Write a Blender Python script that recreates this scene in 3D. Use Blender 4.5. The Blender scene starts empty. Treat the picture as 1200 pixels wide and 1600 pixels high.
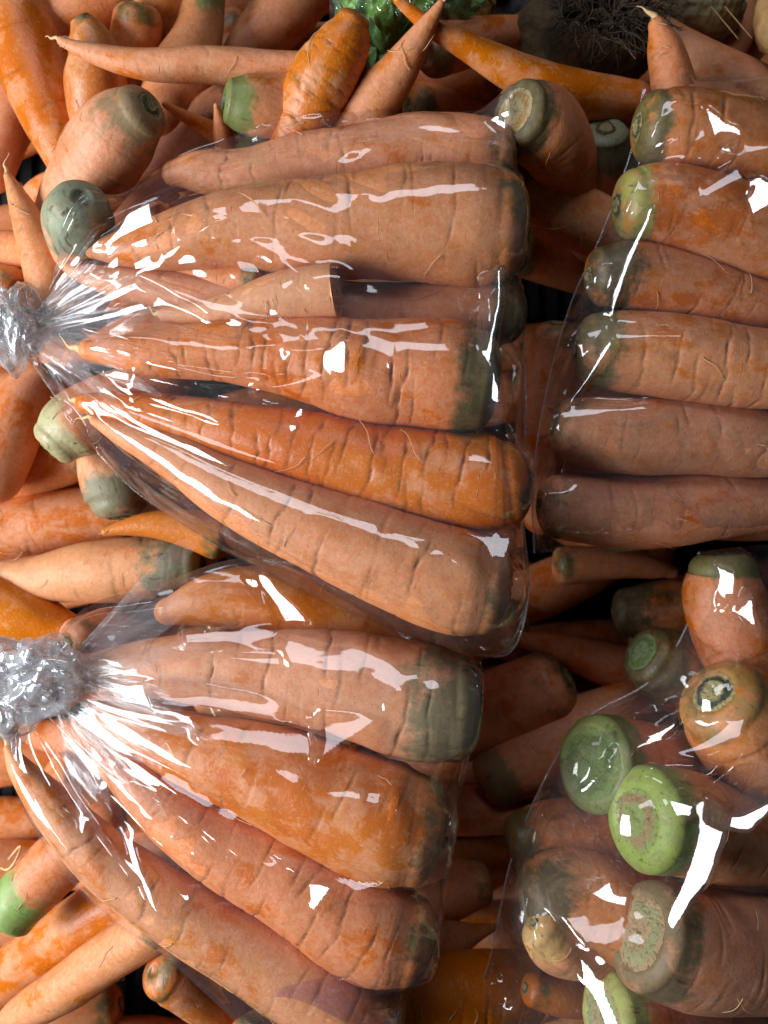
import bpy, math, random
import numpy as np

rng = np.random.default_rng(7)
random.seed(7)
scene = bpy.context.scene
COL = scene.collection

# ------------------------------------------------------------------ camera, light, exposure
F = 1386.0            # focal length in photograph pixels (1200 x 1600)
ZC = 0.545            # camera height above the crate floor, metres
cam_d = bpy.data.cameras.new('camera')
cam = bpy.data.objects.new('camera', cam_d)
COL.objects.link(cam)
cam.location = (0, 0, ZC)
cam.rotation_euler = (0, 0, 0)
cam_d.sensor_fit = 'VERTICAL'
cam_d.sensor_height = 36.0
cam_d.lens = 36.0 * F / 1600.0
cam_d.clip_start = 0.01
cam_d.clip_end = 50
cam_d.dof.use_dof = True
cam_d.dof.focus_distance = ZC - 0.135
cam_d.dof.aperture_fstop = 7.0
scene.camera = cam

world = bpy.data.worlds.new('World')
scene.world = world
world.use_nodes = True
bg = world.node_tree.nodes['Background']
bg.inputs['Color'].default_value = (0.75, 0.85, 1.0, 1)
bg.inputs['Strength'].default_value = 0.008


def area_lamp(name, loc, target, sx, sy, power, color):
    d = bpy.data.lights.new(name, 'AREA')
    d.shape = 'RECTANGLE'
    d.size = sx
    d.size_y = sy
    d.energy = power
    d.color = color
    o = bpy.data.objects.new(name, d)
    COL.objects.link(o)
    o.location = loc
    from mathutils import Vector
    o.rotation_euler = (Vector(target) - Vector(loc)).to_track_quat('-Z', 'Y').to_euler()
    return o


# the open side of the stall: one broad cool source on the left, and the pale awning seen higher up
LAMP_L = (-0.80, -0.13, 0.56)
LAMP_T = (-0.20, 1.00, 1.05)
area_lamp('daylight_opening', LAMP_L, (0.0, -0.05, 0.09), 0.66, 0.40, 16.0, (0.93, 0.97, 1.0))
area_lamp('pale_awning', LAMP_T, (0.0, 0.0, 0.1), 0.85, 0.36, 5.2, (0.86, 0.90, 1.0))

scene.view_settings.view_transform = 'Standard'
scene.view_settings.look = 'None'
scene.view_settings.exposure = 0.0
scene.view_settings.gamma = 1.0
scene.cycles.use_denoising = True
scene.cycles.use_adaptive_sampling = True
scene.cycles.adaptive_threshold = 0.02
scene.cycles.max_bounces = 10
scene.cycles.diffuse_bounces = 3
scene.cycles.glossy_bounces = 4
scene.cycles.transmission_bounces = 4
scene.cycles.transparent_max_bounces = 40
scene.cycles.caustics_reflective = False
scene.cycles.caustics_refractive = False
scene.cycles.sample_clamp_indirect = 4.0


# ------------------------------------------------------------------ helpers
def unproj(px, py, z):
    k = (ZC - z) / F
    return (np.asarray(px) - 600.0) * k, -(np.asarray(py) - 800.0) * k


def smooth01(x):
    x = np.clip(x, 0, 1)
    return x * x * (3 - 2 * x)


def new_mesh_obj(name, verts, faces, mat, parent=None, smooth=True):
    """verts (n,3) array; faces an (m,4) or (m,3) int array, or a list of such arrays"""
    if not isinstance(faces, (list, tuple)):
        faces = [faces]
    me = bpy.data.meshes.new(name)
    verts = np.asarray(verts, dtype=np.float32)
    me.vertices.add(len(verts))
    me.vertices.foreach_set('co', verts.ravel())
    loops = np.concatenate([f.ravel() for f in faces]).astype(np.int32)
    totals = np.concatenate([np.full(len(f), f.shape[1]) for f in faces]).astype(np.int32)
    starts = np.concatenate([[0], np.cumsum(totals)[:-1]]).astype(np.int32)
    me.loops.add(len(loops))
    me.loops.foreach_set('vertex_index', loops)
    me.polygons.add(len(totals))
    me.polygons.foreach_set('loop_start', starts)
    me.polygons.foreach_set('loop_total', totals)
    me.update(calc_edges=True)
    me.validate()
    me.polygons.foreach_set('use_smooth', np.full(len(me.polygons), smooth))
    if mat:
        me.materials.append(mat)
    o = bpy.data.objects.new(name, me)
    COL.objects.link(o)
    if parent:
        o.parent = parent
        o.matrix_parent_inverse.identity()
    return o


def add_attr(o, name, kind, data):
    a = o.data.attributes.new(name, kind, 'POINT')
    key = {'FLOAT': 'value', 'FLOAT_VECTOR': 'vector', 'FLOAT_COLOR': 'color'}[kind]
    a.data.foreach_set(key, np.asarray(data, dtype=np.float32).ravel())


def empty(name, loc):
    e = bpy.data.objects.new(name, None)
    COL.objects.link(e)
    e.empty_display_size = 0.02
    e.location = loc
    return e


def tag(o, label, cat, group=None):
    o['label'] = label
    o['category'] = cat
    if group:
        o['group'] = group


def grid_faces(n, m, wrap=False):
    i = np.arange(n - 1)[:, None]
    j = np.arange(m if wrap else m - 1)[None, :]
    j2 = (j + 1) % m
    return np.stack([i * m + j, i * m + j2, (i + 1) * m + j2, (i + 1) * m + j], -1).reshape(-1, 4)


def tube(pts, radii, sides=5):
    pts = np.asarray(pts, float)
    n = len(pts)
    T = np.gradient(pts, axis=0)
    T /= np.linalg.norm(T, axis=1)[:, None] + 1e-12
    up = np.array([0.31, 0.2, 0.93])
    N = np.cross(T, up)
    N /= np.linalg.norm(N, axis=1)[:, None] + 1e-12
    B = np.cross(N, T)
    a = np.linspace(0, 2 * math.pi, sides, endpoint=False)
    v = pts[:, None] + (N[:, None] * np.cos(a)[None, :, None] + B[:, None] * np.sin(a)[None, :, None]) * np.asarray(radii)[:, None, None]
    return v.reshape(-1, 3), grid_faces(n, sides, True)


def catmull(P, n):
    """resample control points (k,d) to n points evenly along the chord"""
    P = np.asarray(P, float)
    Q = np.vstack([2 * P[0] - P[1], P, 2 * P[-1] - P[-2]])
    out = []
    for i in range(1, len(Q) - 2):
        t = np.linspace(0, 1, 40, endpoint=False)[:, None]
        p0, p1, p2, p3 = Q[i - 1], Q[i], Q[i + 1], Q[i + 2]
        out.append(0.5 * (2 * p1 + (p2 - p0) * t + (2 * p0 - 5 * p1 + 4 * p2 - p3) * t ** 2 + (3 * p1 - p0 - 3 * p2 + p3) * t ** 3))
    out.append(P[-1:])
    out = np.vstack(out)
    d = np.r_[0, np.cumsum(np.linalg.norm(np.diff(out[:, :2], axis=0), axis=1))]
    s = np.linspace(0, d[-1], n)
    return np.stack([np.interp(s, d, out[:, k]) for k in range(P.shape[1])], 1)


# ------------------------------------------------------------------ materials
class NT:
    def __init__(self, name):
        self.m = bpy.data.materials.new(name)
        self.m.use_nodes = True
        self.t = self.m.node_tree
        self.t.nodes.clear()
        self.out = self.t.nodes.new('ShaderNodeOutputMaterial')

    def n(self, kind, **kw):
        nd = self.t.nodes.new(kind)
        for k, v in kw.items():
            setattr(nd, k, v)
        return nd

    def link(self, a, b):
        self.t.links.new(a, b)

    def val(self, sock, v):
        if hasattr(v, 'is_linked'):
            self.link(v, sock)
        else:
            sock.default_value = v

    def math(self, op, a, b=0.0, c=0.0, clamp=False):
        nd = self.n('ShaderNodeMath', operation=op, use_clamp=clamp)
        self.val(nd.inputs[0], a); self.val(nd.inputs[1], b); self.val(nd.inputs[2], c)
        return nd.outputs[0]

    def mix(self, fac, a, b, blend='MIX'):
        nd = self.n('ShaderNodeMix', data_type='RGBA', blend_type=blend)
        self.val(nd.inputs[0], fac)
        self.val(nd.inputs[6], a if hasattr(a, 'is_linked') else (*a, 1))
        self.val(nd.inputs[7], b if hasattr(b, 'is_linked') else (*b, 1))
        return nd.outputs[2]

    def noise(self, vec, scale, detail=4, rough=0.55, dist=0.0):
        nd = self.n('ShaderNodeTexNoise')
        self.link(vec, nd.inputs['Vector'])
        nd.inputs['Scale'].default_value = scale
        nd.inputs['Detail'].default_value = detail
        nd.inputs['Roughness'].default_value = rough
        nd.inputs['Distortion'].default_value = dist
        return nd.outputs[0]

    def ramp(self, x, lo, hi):
        nd = self.n('ShaderNodeMapRange', interpolation_type='SMOOTHSTEP')
        self.val(nd.inputs[0], x)
        nd.inputs[1].default_value = lo
        nd.inputs[2].default_value = hi
        return nd.outputs[0]

    def attr(self, name, out):
        nd = self.n('ShaderNodeAttribute', attribute_name=name)
        return nd.outputs[out]

    def scaled(self, vec, s):
        nd = self.n('ShaderNodeVectorMath', operation='MULTIPLY')
        self.link(vec, nd.inputs[0])
        nd.inputs[1].default_value = s
        return nd.outputs[0]

    def add(self, vec, v):
        nd = self.n('ShaderNodeVectorMath', operation='ADD')
        self.link(vec, nd.inputs[0])
        self.val(nd.inputs[1], v)
        return nd.outputs[0]


def carrot_skin():
    t = NT('carrot_skin')
    info = t.n('ShaderNodeObjectInfo')
    rnd = t.math('MULTIPLY', info.outputs['Random'], 3.7)
    v = t.add(t.attr('skin', 'Vector'), rnd)              # straightened coordinates, metres
    par = t.n('ShaderNodeSeparateColor')
    t.link(t.attr('tone', 'Color'), par.inputs[0])
    dusty, yellow, browning = par.outputs[0], par.outputs[1], par.outputs[2]
    # skin patches: dull dried skin over wet orange flesh colour
    big = t.noise(v, 30, 2, 0.5, 0.2)
    flake = t.noise(t.scaled(v, (0.75, 1, 1)), 95, 5, 0.70, 0.25)
    m = t.math('ADD', t.math('MULTIPLY', flake, 0.62), t.math('MULTIPLY', big, 0.38))
    m = t.math('ADD', m, t.math('MULTIPLY', t.math('SUBTRACT', dusty, 0.55), 0.42))
    dust = t.ramp(m, 0.425, 0.575)
    deep = t.mix(t.math('MULTIPLY', yellow, t.ramp(big, 0.35, 0.6)), (0.58, 0.150, 0.020), (0.62, 0.215, 0.036))
    mott = t.noise(v, 330, 2, 0.7)
    pale = t.mix(t.ramp(t.math('ADD', t.math('MULTIPLY', mott, 0.5), t.math('MULTIPLY', flake, 0.5)), 0.38, 0.64), (0.62, 0.215, 0.092), (0.72, 0.330, 0.178))
    col = t.mix(t.math('MULTIPLY', dust, 0.78), deep, pale)
    wash = t.math('MULTIPLY', t.math('SUBTRACT', dusty, 0.58), 1.25, clamp=True)
    wash = t.math('MULTIPLY', wash, t.ramp(m, 0.46, 0.66))
    col = t.mix(wash, col, (0.72, 0.42, 0.255))
    grain = t.noise(v, 620, 3, 0.75)
    col = t.mix(t.math('MULTIPLY', t.ramp(grain, 0.52, 0.70), 0.26), col, (0.80, 0.52, 0.32))
    col = t.mix(t.math('MULTIPLY', t.ramp(grain, 0.46, 0.28), 0.30), col, (0.36, 0.11, 0.03))
    # flaked edges of the dried skin show pale
    edge = t.math('MULTIPLY', dust, t.math('SUBTRACT', 1.0, dust))
    col = t.mix(t.math('MULTIPLY', edge, 0.7), col, (0.78, 0.48, 0.28))
    # transverse lenticels
    lv = t.scaled(v, (1.0, 0.16, 0.16))
    l1 = t.ramp(t.noise(lv, 520, 3, 0.6), 0.665, 0.72)
    gate = t.ramp(t.noise(v, 85, 2), 0.50, 0.62)
    len_m = t.math('MULTIPLY', l1, gate)
    col = t.mix(t.math('MULTIPLY', len_m, 0.75), col, (0.17, 0.075, 0.026))
    # pale transverse scars
    l2 = t.ramp(t.noise(t.add(lv, (3.3, 1.2, 0.4)), 330, 3, 0.6), 0.66, 0.72)
    col = t.mix(t.math('MULTIPLY', l2, 0.35), col, (0.72, 0.48, 0.28))
    # soil specks
    spk = t.ramp(t.noise(v, 700, 2, 0.5), 0.70, 0.755)
    spk = t.math('MULTIPLY', spk, t.ramp(t.noise(v, 60, 2), 0.42, 0.62))
    col = t.mix(t.math('MULTIPLY', spk, 0.8), col, (0.09, 0.05, 0.025))
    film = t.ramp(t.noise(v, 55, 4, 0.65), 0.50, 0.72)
    col = t.mix(t.math('MULTIPLY', t.math('MULTIPLY', film, browning), 0.7), col, (0.20, 0.125, 0.065))  # brown patches, heavier on some carrots
    # growth cracks
    crack = t.attr('crack', 'Fac')
    cr = t.math('MULTIPLY', t.math('MULTIPLY', crack, 1.15), t.ramp(t.noise(v, 300, 3), 0.28, 0.52), clamp=True)
    col = t.mix(cr, col, (0.10, 0.052, 0.02))
    # green, weathered shoulder (colour and strength stored per carrot)
    crown = t.n('ShaderNodeAttribute', attribute_name='crown')
    g = t.math('ADD', crown.outputs['Alpha'], t.math('MULTIPLY', t.math('SUBTRACT', t.noise(v, 48, 5, 0.7), 0.5), 2.7))
    g = t.math('MULTIPLY', t.ramp(g, 0.2, 0.8), t.ramp(crown.outputs['Alpha'], 0.0, 0.15))
    gcol = t.mix(t.math('MULTIPLY', t.ramp(t.noise(v, 170, 4, 0.7), 0.42, 0.68), 0.55), crown.outputs['Color'], (0.20, 0.165, 0.075))
    gcol = t.mix(t.ramp(t.noise(t.scaled(v, (0.2, 1, 1)), 260, 3, 0.7), 0.56, 0.72), gcol, (0.045, 0.04, 0.022))
    col = t.mix(t.math('MULTIPLY', g, 0.92), col, gcol)
    # per-carrot value
    hsv = t.n('ShaderNodeHueSaturation')
    t.link(col, hsv.inputs['Color'])
    t.link(t.math('ADD', 0.92, t.math('MULTIPLY', info.outputs['Random'], 0.14)), hsv.inputs['Value'])
    r2 = t.math('FRACT', t.math('MULTIPLY', info.outputs['Random'], 17.3))
    t.link(t.math('ADD', 0.4935, t.math('MULTIPLY', r2, 0.008)), hsv.inputs['Hue'])
    r3 = t.math('FRACT', t.math('MULTIPLY', info.outputs['Random'], 41.7))
    t.link(t.math('ADD', 0.98, t.math('MULTIPLY', r3, 0.12)), hsv.inputs['Saturation'])
    b = t.n('ShaderNodeBsdfPrincipled')
    t.link(hsv.outputs[0], b.inputs['Base Color'])
    t.link(t.math('ADD', 0.36, t.math('MULTIPLY', dust, 0.20)), b.inputs['Roughness'])
    b.inputs['Specular IOR Level'].default_value = 0.45
    h = t.math('ADD', t.math('MULTIPLY', flake, 0.75), t.math('MULTIPLY', grain, 0.20))
    h = t.math('SUBTRACT', h, t.math('MULTIPLY', l1, 0.18))
    bp = t.n('ShaderNodeBump')
    bp.inputs['Strength'].default_value = 0.6
    bp.inputs['Distance'].default_value = 0.0012
    t.link(h, bp.inputs['Height'])
    t.link(bp.outputs[0], b.inputs['Normal'])
    t.link(b.outputs[0], t.out.inputs[0])
    return t.m


def scar_mat():
    t = NT('cut_stem_face')
    info = t.n('ShaderNodeObjectInfo')
    v = t.add(t.attr('skin', 'Vector'), t.math('MULTIPLY', info.outputs['Random'], 5.0))
    rad = t.attr('radial', 'Fac')
    rr = t.math('ADD', rad, t.math('MULTIPLY', t.math('SUBTRACT', t.noise(v, 260, 4, 0.6), 0.5), 0.4))
    col_a = t.attr('scar_a', 'Color')
    col_b = t.attr('scar_b', 'Color')
    ring = t.math('MULTIPLY', t.ramp(rr, 0.45, 0.60), t.math('SUBTRACT', 1.0, t.ramp(rr, 0.74, 0.88)))
    col = t.mix(ring, col_a, col_b)
    col = t.mix(t.math('MULTIPLY', t.ramp(t.noise(v, 520, 6, 0.7), 0.50, 0.68), 0.7), col, (0.10, 0.065, 0.03))
    col = t.mix(t.math('MULTIPLY', t.ramp(t.noise(v, 900, 4, 0.6), 0.55, 0.7), 0.5), col, (0.42, 0.36, 0.22))
    b = t.n('ShaderNodeBsdfPrincipled')
    t.link(col, b.inputs['Base Color'])
    b.inputs['Roughness'].default_value = 0.6
    b.inputs['Specular IOR Level'].default_value = 0.3
    bp = t.n('ShaderNodeBump')
    bp.inputs['Strength'].default_value = 0.9
    bp.inputs['Distance'].default_value = 0.0024
    t.link(t.math('ADD', t.noise(v, 420, 5, 0.7), t.math('MULTIPLY', t.noise(v, 130, 3, 0.6), 1.2)), bp.inputs['Height'])
    t.link(bp.outputs[0], b.inputs['Normal'])
    t.link(b.outputs[0], t.out.inputs[0])
    return t.m


def simple_mat(name, c1, c2, scale, rough=0.6, bump=0.4, dist=0.001, spec=0.4, trans=0.0):
    t = NT(name)
    tc = t.n('ShaderNodeTexCoord')
    v = tc.outputs['Object']
    nz = t.noise(v, scale, 7, 0.65)
    col = t.mix(t.ramp(nz, 0.35, 0.65), c1, c2)
    b = t.n('ShaderNodeBsdfPrincipled')
    t.link(col, b.inputs['Base Color'])
    b.inputs['Roughness'].default_value = rough
    b.inputs['Specular IOR Level'].default_value = spec
    bp = t.n('ShaderNodeBump')
    bp.inputs['Strength'].default_value = bump
    bp.inputs['Distance'].default_value = dist
    t.link(t.noise(v, scale * 3, 6, 0.65), bp.inputs['Height'])
    t.link(bp.outputs[0], b.inputs['Normal'])
    t.link(b.outputs[0], t.out.inputs[0])
    return t.m


def film_mat(name, f0=0.075, haze=0.022, rough=0.06, tint=(0.985, 0.985, 0.985), bump=0.12):
    """thin clear film: transparent with a mirror-like Fresnel reflection and a trace of haze"""
    t = NT(name)
    tc = t.n('ShaderNodeTexCoord')
    v = tc.outputs['Object']
    bp = t.n('ShaderNodeBump')
    bp.inputs['Strength'].default_value = bump
    bp.inputs['Distance'].default_value = 0.0006
    hh = t.noise(t.scaled(v, (0.5, 1, 1)), 220, 1, 0.5)
    t.link(hh, bp.inputs['Height'])
    lw = t.n('ShaderNodeLayerWeight')
    lw.inputs['Blend'].default_value = 0.5
    t.link(bp.outputs[0], lw.inputs['Normal'])
    f5 = t.math('POWER', lw.outputs['Facing'], 4.0)
    fac = t.math('ADD', f0, t.math('MULTIPLY', f5, 0.75 if f0 > 0.02 else 0.4), clamp=True)
    tr = t.n('ShaderNodeBsdfTransparent')
    tr.inputs[0].default_value = (*tint, 1)
    gl = t.n('ShaderNodeBsdfAnisotropic')
    gl.inputs['Color'].default_value = (1, 1, 1, 1)
    gl.inputs['Roughness'].default_value = rough
    t.link(bp.outputs[0], gl.inputs['Normal'])
    tl = t.n('ShaderNodeBsdfDiffuse')
    tl.inputs[0].default_value = (0.9, 0.92, 0.95, 1)
    scr = t.ramp(t.noise(t.scaled(v, (0.15, 1.0, 1.0)), 420, 3, 0.7), 0.56, 0.74)
    hz = t.math('ADD', haze, t.math('MULTIPLY', scr, haze * 2.0))
    m1 = t.n('ShaderNodeMixShader')
    t.link(hz, m1.inputs[0]); t.link(tr.outputs[0], m1.inputs[1]); t.link(tl.outputs[0], m1.inputs[2])
    m2 = t.n('ShaderNodeMixShader')
    t.link(fac, m2.inputs[0]); t.link(m1.outputs[0], m2.inputs[1]); t.link(gl.outputs[0], m2.inputs[2])
    t.link(m2.outputs[0], t.out.inputs[0])
    return t.m


M_SKIN = carrot_skin()
M_SCAR = scar_mat()
M_ROOT = simple_mat('root_hair', (0.75, 0.52, 0.28), (0.60, 0.36, 0.17), 300, 0.7, 0.2)
M_FILM = film_mat('clear_film')
M_BACK = film_mat('clear_film_back', f0=0.05, haze=0.008)
M_KNOT = film_mat('crumpled_film', f0=0.13, haze=0.20, rough=0.08, tint=(0.97, 0.98, 0.99), bump=0.3)
M_FAN = film_mat('pleated_film', f0=0.012, haze=0.045, rough=0.09, bump=0.15)
M_VIOLET = film_mat('violet_reflection', f0=0.05, haze=0.02, tint=(0.90, 0.83, 0.98))  # tint stands in for a violet reflection on the bag
M_CRATE = simple_mat('black_plastic', (0.012, 0.012, 0.014), (0.02, 0.02, 0.022), 90, 0.5, 0.3)

# ------------------------------------------------------------------ crate floor under everything
def crate():
    vs, fs, k = [], [], 0
    def box(x0, x1, y0, y1, z0, z1):
        nonlocal k
        vs.extend([(x0, y0, z0), (x1, y0, z0), (x1, y1, z0), (x0, y1, z0), (x0, y0, z1), (x1, y0, z1), (x1, y1, z1), (x0, y1, z1)])
        for q in ((0, 3, 2, 1), (4, 5, 6, 7), (0, 1, 5, 4), (1, 2, 6, 5), (2, 3, 7, 6), (3, 0, 4, 7)):
            fs.append([k + i for i in q])
        k += 8
    box(-0.9, 0.9, -0.9, 0.9, -0.07, -0.049)
    o = new_mesh_obj('crate_floor', np.array(vs), np.array(fs), M_CRATE, smooth=False)
    o['kind'] = 'structure'
    vs.clear(); fs.clear(); k = 0
    box(-0.003, 0.003, -0.38, 0.38, -0.049, -0.045)
    rib = new_mesh_obj('rib', np.array(vs), np.array(fs), M_CRATE, o, smooth=False)
    for i in range(-24, 25):
        r = rib if i == -24 else rib.copy()
        if i != -24:
            COL.objects.link(r)
        r.location = (i * 0.0125, 0, 0)
crate()

# ------------------------------------------------------------------ height field used to rest things on each other
CELL = 0.0016
FLOOR = -0.045
GX0, GY0 = -0.34, -0.40
GNX, GNY = 425, 500
H = np.full((GNX, GNY), FLOOR)


def window(x, y, r):
    i0 = max(0, int((x - r - GX0) / CELL)); i1 = min(GNX, int((x + r - GX0) / CELL) + 2)
    j0 = max(0, int((y - r - GY0) / CELL)); j1 = min(GNY, int((y + r - GY0) / CELL) + 2)
    if i1 <= i0 or j1 <= j0:
        return None
    xx = GX0 + np.arange(i0, i1)[:, None] * CELL - x
    yy = GY0 + np.arange(j0, j1)[None, :] * CELL - y
    d2 = r * r - xx * xx - yy * yy
    return (slice(i0, i1), slice(j0, j1)), d2


def stamp(Hf, c, r):
    for p, rr in zip(c, r):
        w = window(p[0], p[1], rr)
        if w is None:
            continue
        sl, d2 = w
        top = np.where(d2 > 0, p[2] + np.sqrt(np.maximum(d2, 0)), -1)
        Hf[sl] = np.maximum(Hf[sl], top)


def need(c, r, tol):
    out = np.full(len(c), FLOOR)
    for k, (p, rr) in enumerate(zip(c, r)):
        w = window(p[0], p[1], rr)
        if w is None:
            out[k] = FLOOR + rr
            continue
        sl, d2 = w
        ok = d2 > 0.16 * rr * rr
        if ok.any():
            out[k] = np.max(np.where(ok, H[sl] + np.sqrt(np.maximum(d2, 0)), -1)) - tol
    return out


def rest_line(t, nd, maxs):
    """lowest line a+b t above nd, resting at the middle, slope limited"""
    best = None
    for b in np.linspace(-maxs, maxs, 41):
        a = np.max(nd - b * t)
        v = a + b * 0.5 + 0.0006 * abs(b) / max(maxs, 1e-6)
        if best is None or v < best[0]:
            best = (v, a, b)
    return best[1], best[2]


# ------------------------------------------------------------------ carrots
OLIVE = (0.075, 0.085, 0.03)
GREY = (0.16, 0.18, 0.115)
GREEN = (0.12, 0.20, 0.055)
BLUEG = (0.20, 0.27, 0.18)
DARK = (0.035, 0.045, 0.022)
TAN = (0.42, 0.33, 0.17)
CREAM = (0.60, 0.47, 0.26)
BRIGHT = (0.24, 0.37, 0.06)

ALL = []


def carrot(pts, label, group, tilt=None, z=None, crown=OLIVE, glen=None, gamt=None, scar=0.42, cap=0.52, scar_cols=(TAN, OLIVE),
           rings=0, dusty=0.62, yellow=0.4, browning=0.2, hero=False, tip=None, hairs=(), maxs=0.05, lift=0.0, tol=0.002, rough_end=False,
           collide=True, nscar=True, lump=1.0, zt=0.048, zr=0.014, filler=False):
    global H
    seed = rng.integers(1 << 30)
    if glen is None:
        glen, gamt = 16, (0.45 if gamt is None else gamt)
    elif gamt is None:
        gamt = 1.0 if glen > 18 else 0.4
    R = np.random.default_rng(seed)
    pts = np.asarray(pts, float)
    n0 = 60
    S = catmull(pts, n0)
    S[:, 2] = np.maximum(S[:, 2], 1.5)
    tt = np.linspace(0, 1, n0)
    za = np.full(n0, 0.085)
    if z is not None:
        za = z[0] + (z[1] - z[0]) * tt
    else:
        for _ in range(3):
            x, y = unproj(S[:, 0], S[:, 1], za)
            r = S[:, 2] * (ZC - za) / F
            nd = need(np.stack([x, y, za], 1), r, tol)
            if tilt is not None:
                b = -tilt
                a = np.max(nd - b * tt)
            else:
                a, b = rest_line(tt, nd, maxs)
            zm = float(np.clip(a + b * 0.5 + lift, zt - zr, zt + zr))
            za = zm + b * (tt - 0.5)
    x, y = unproj(S[:, 0], S[:, 1], za)
    r = S[:, 2] * (ZC - za) / F
    C0 = np.stack([x, y, za], 1)
    if collide:
        stamp(H, C0, r)
    # fine sampling
    L = np.sum(np.linalg.norm(np.diff(C0, axis=0), axis=1))
    step = 0.00065 if hero else (0.0035 if filler else 0.0020)
    n = int(np.clip(L / step, 30, 340))
    m = 64 if hero else (24 if filler else 36)
    d = np.r_[0, np.cumsum(np.linalg.norm(np.diff(C0, axis=0), axis=1))]
    s = np.linspace(0, L, n)
    C = np.stack([np.interp(s, d, C0[:, k]) for k in range(3)], 1)
    rr = np.interp(s, d, r)
    wv = R.uniform(-1, 1, 4)
    bend = 0.0011 * (wv[0] * np.sin(s * 38 + wv[1] * 3) + wv[2] * np.sin(s * 75 + wv[3] * 3))
    C[:, 1] += bend
    C[:, 2] += 0.5 * bend[::-1]
    # smooth the interpolated axis a little
    ker = np.ones(9) / 9
    for k in range(3):
        C[4:-4, k] = np.convolve(C[:, k], ker, 'valid')
    T = np.gradient(C, axis=0)
    T /= np.linalg.norm(T, axis=1)[:, None]
    N = np.cross(T, np.array([0, 0, 1.0]))
    N /= np.linalg.norm(N, axis=1)[:, None] + 1e-9
    B = np.cross(N, T)
    th = np.linspace(0, 2 * math.pi, m, endpoint=False)
    # surface relief in (s, theta)
    rel = np.zeros((n, m))
    for q in range(9):
        k = int(R.integers(0, 4)); f = R.uniform(10, 60); ph = R.uniform(0, 6.28); am = R.uniform(0.2, 1.0)
        rel += am * np.sin(s[:, None] * f * 1.6 + k * th[None, :] + ph) * np.cos(s[:, None] * f * 0.6 + R.uniform(0, 6))
    rel *= 0.015 * lump
    for q in range(10):
        k = int(R.integers(2, 9)); f = R.uniform(80, 320); ph = R.uniform(0, 6.28)
        rel += 0.0022 * np.sin(s[:, None] * f + k * th[None, :] + ph)
    crack = np.zeros((n, m))
    nr = int(rings * 1.8) if rings else int(R.integers(3, 7))
    deep = 1.0 if rings else 0.4
    for q in range(nr):
        u0 = (0.04 + 0.86 * (q + R.uniform(0.05, 0.95)) / nr) * L
        amp_c = R.uniform(0.45, 1.25)
        tc = R.uniform(0.35, 2.8) if rings else R.uniform(0, 6.28)
        for rep in range(1 + (R.uniform() < 0.5)):
            hw = R.uniform(0.5, 1.4) * (1 if rings else 0.6)
            dth = np.angle(np.exp(1j * (th - tc)))
            env = np.clip(1 - (dth / hw) ** 2, 0, 1) ** 0.7
            for o in range(3):
                env = env * (0.78 + 0.22 * np.sin(dth * R.uniform(4, 16) + R.uniform(0, 6)))
            wob = 0.0014 * np.sin(2.3 * dth + R.uniform(0, 6)) + 0.0006 * np.sin(6 * dth + R.uniform(0, 6)) + 0.0003 * np.sin(13 * dth + R.uniform(0, 6))
            ds = s[:, None] - u0 - wob[None, :]
            wd = (R.uniform(0.0004, 0.0008) * (0.7 + 0.5 * np.sin(dth * R.uniform(3, 7) + R.uniform(0, 6)) ** 2))[None, :]
            g = np.exp(-(ds / wd) ** 2) * env[None, :]
            ridge = np.exp(-((ds - 0.0028) / 0.0024) ** 2) * env[None, :]
            pinch = np.exp(-(ds / 0.006) ** 2) * env[None, :]
            rel += deep * (-0.050 * g + 0.020 * ridge - 0.034 * pinch) * amp_c
            crack = np.maximum(crack, g * deep * amp_c)
            tc = tc + R.uniform(2.0, 4.0); u0 += R.uniform(-0.002, 0.002)
    if hero:      # faint crosswise furrows
        for q in range(26):
            dth = np.angle(np.exp(1j * (th - R.uniform(0, 6.28))))
            e = np.clip(1 - (dth / R.uniform(0.25, 0.8)) ** 2, 0, 1)
            ds = s[:, None] - R.uniform(0.02, 0.98) * L - (0.0015 * np.sin(3 * dth + R.uniform(0, 6)))[None, :]
            w_ = R.uniform(0.0006, 0.0014)
            gq = np.exp(-(ds / w_) ** 2) * e[None, :]
            rel -= R.uniform(0.006, 0.018) * gq
            crack = np.maximum(crack, 0.4 * gq * R.uniform(0, 1))
    env_end = smooth01(s / 0.004)[:, None] * smooth01((L - s) / 0.006)[:, None]
    RR = rr[:, None] * (1 + rel * env_end)
    ring = lambda c, nn, bb, rad: c[None] + (nn[None] * np.cos(th)[:, None] + bb[None] * np.sin(th)[:, None]) * rad[:, None]
    V = [C[:, None] + (N[:, None] * np.cos(th)[None, :, None] + B[:, None] * np.sin(th)[None, :, None]) * RR[:, :, None]]
    ax = [np.repeat(s[:, None], m, 1)]
    rad_l = [RR]
    ck = [crack]
    # crown cap
    r0 = rr[0]
    pre, prea, prer = [], [], []
    nc = 10
    smax = math.acos(min(0.97, max(0.05, scar)) ** (1 / 0.8)) if scar < 0.97 else 0.25
    for q in range(1, nc + 1):
        ph = smax * q / nc
        rad = r0 * math.cos(ph) ** 0.8
        off = -cap * r0 * math.sin(ph) / math.sin(smax)
        wob = 1 + (0.035 * np.sin(2 * th + seed % 7) + 0.02 * np.sin(3 * th + seed % 11) + 0.015 * np.sin(5 * th + seed % 5) + 0.008 * np.sin(11 * th + seed % 3)) * q / nc
        pre.append(ring(C[0] + T[0] * off, N[0], B[0], rad * wob)); prea.append(np.full(m, off)); prer.append(rad * wob)
    end_r = prer[-1]
    end_off = -cap * r0
    if rough_end:
        jag = 0.10 * r0 * np.sin(2 * th + 1.0) + 0.05 * r0 * np.sin(7 * th)
        pre[-1] = pre[-1] + T[0][None] * jag[:, None]
    dep = 0.06 * r0
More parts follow.
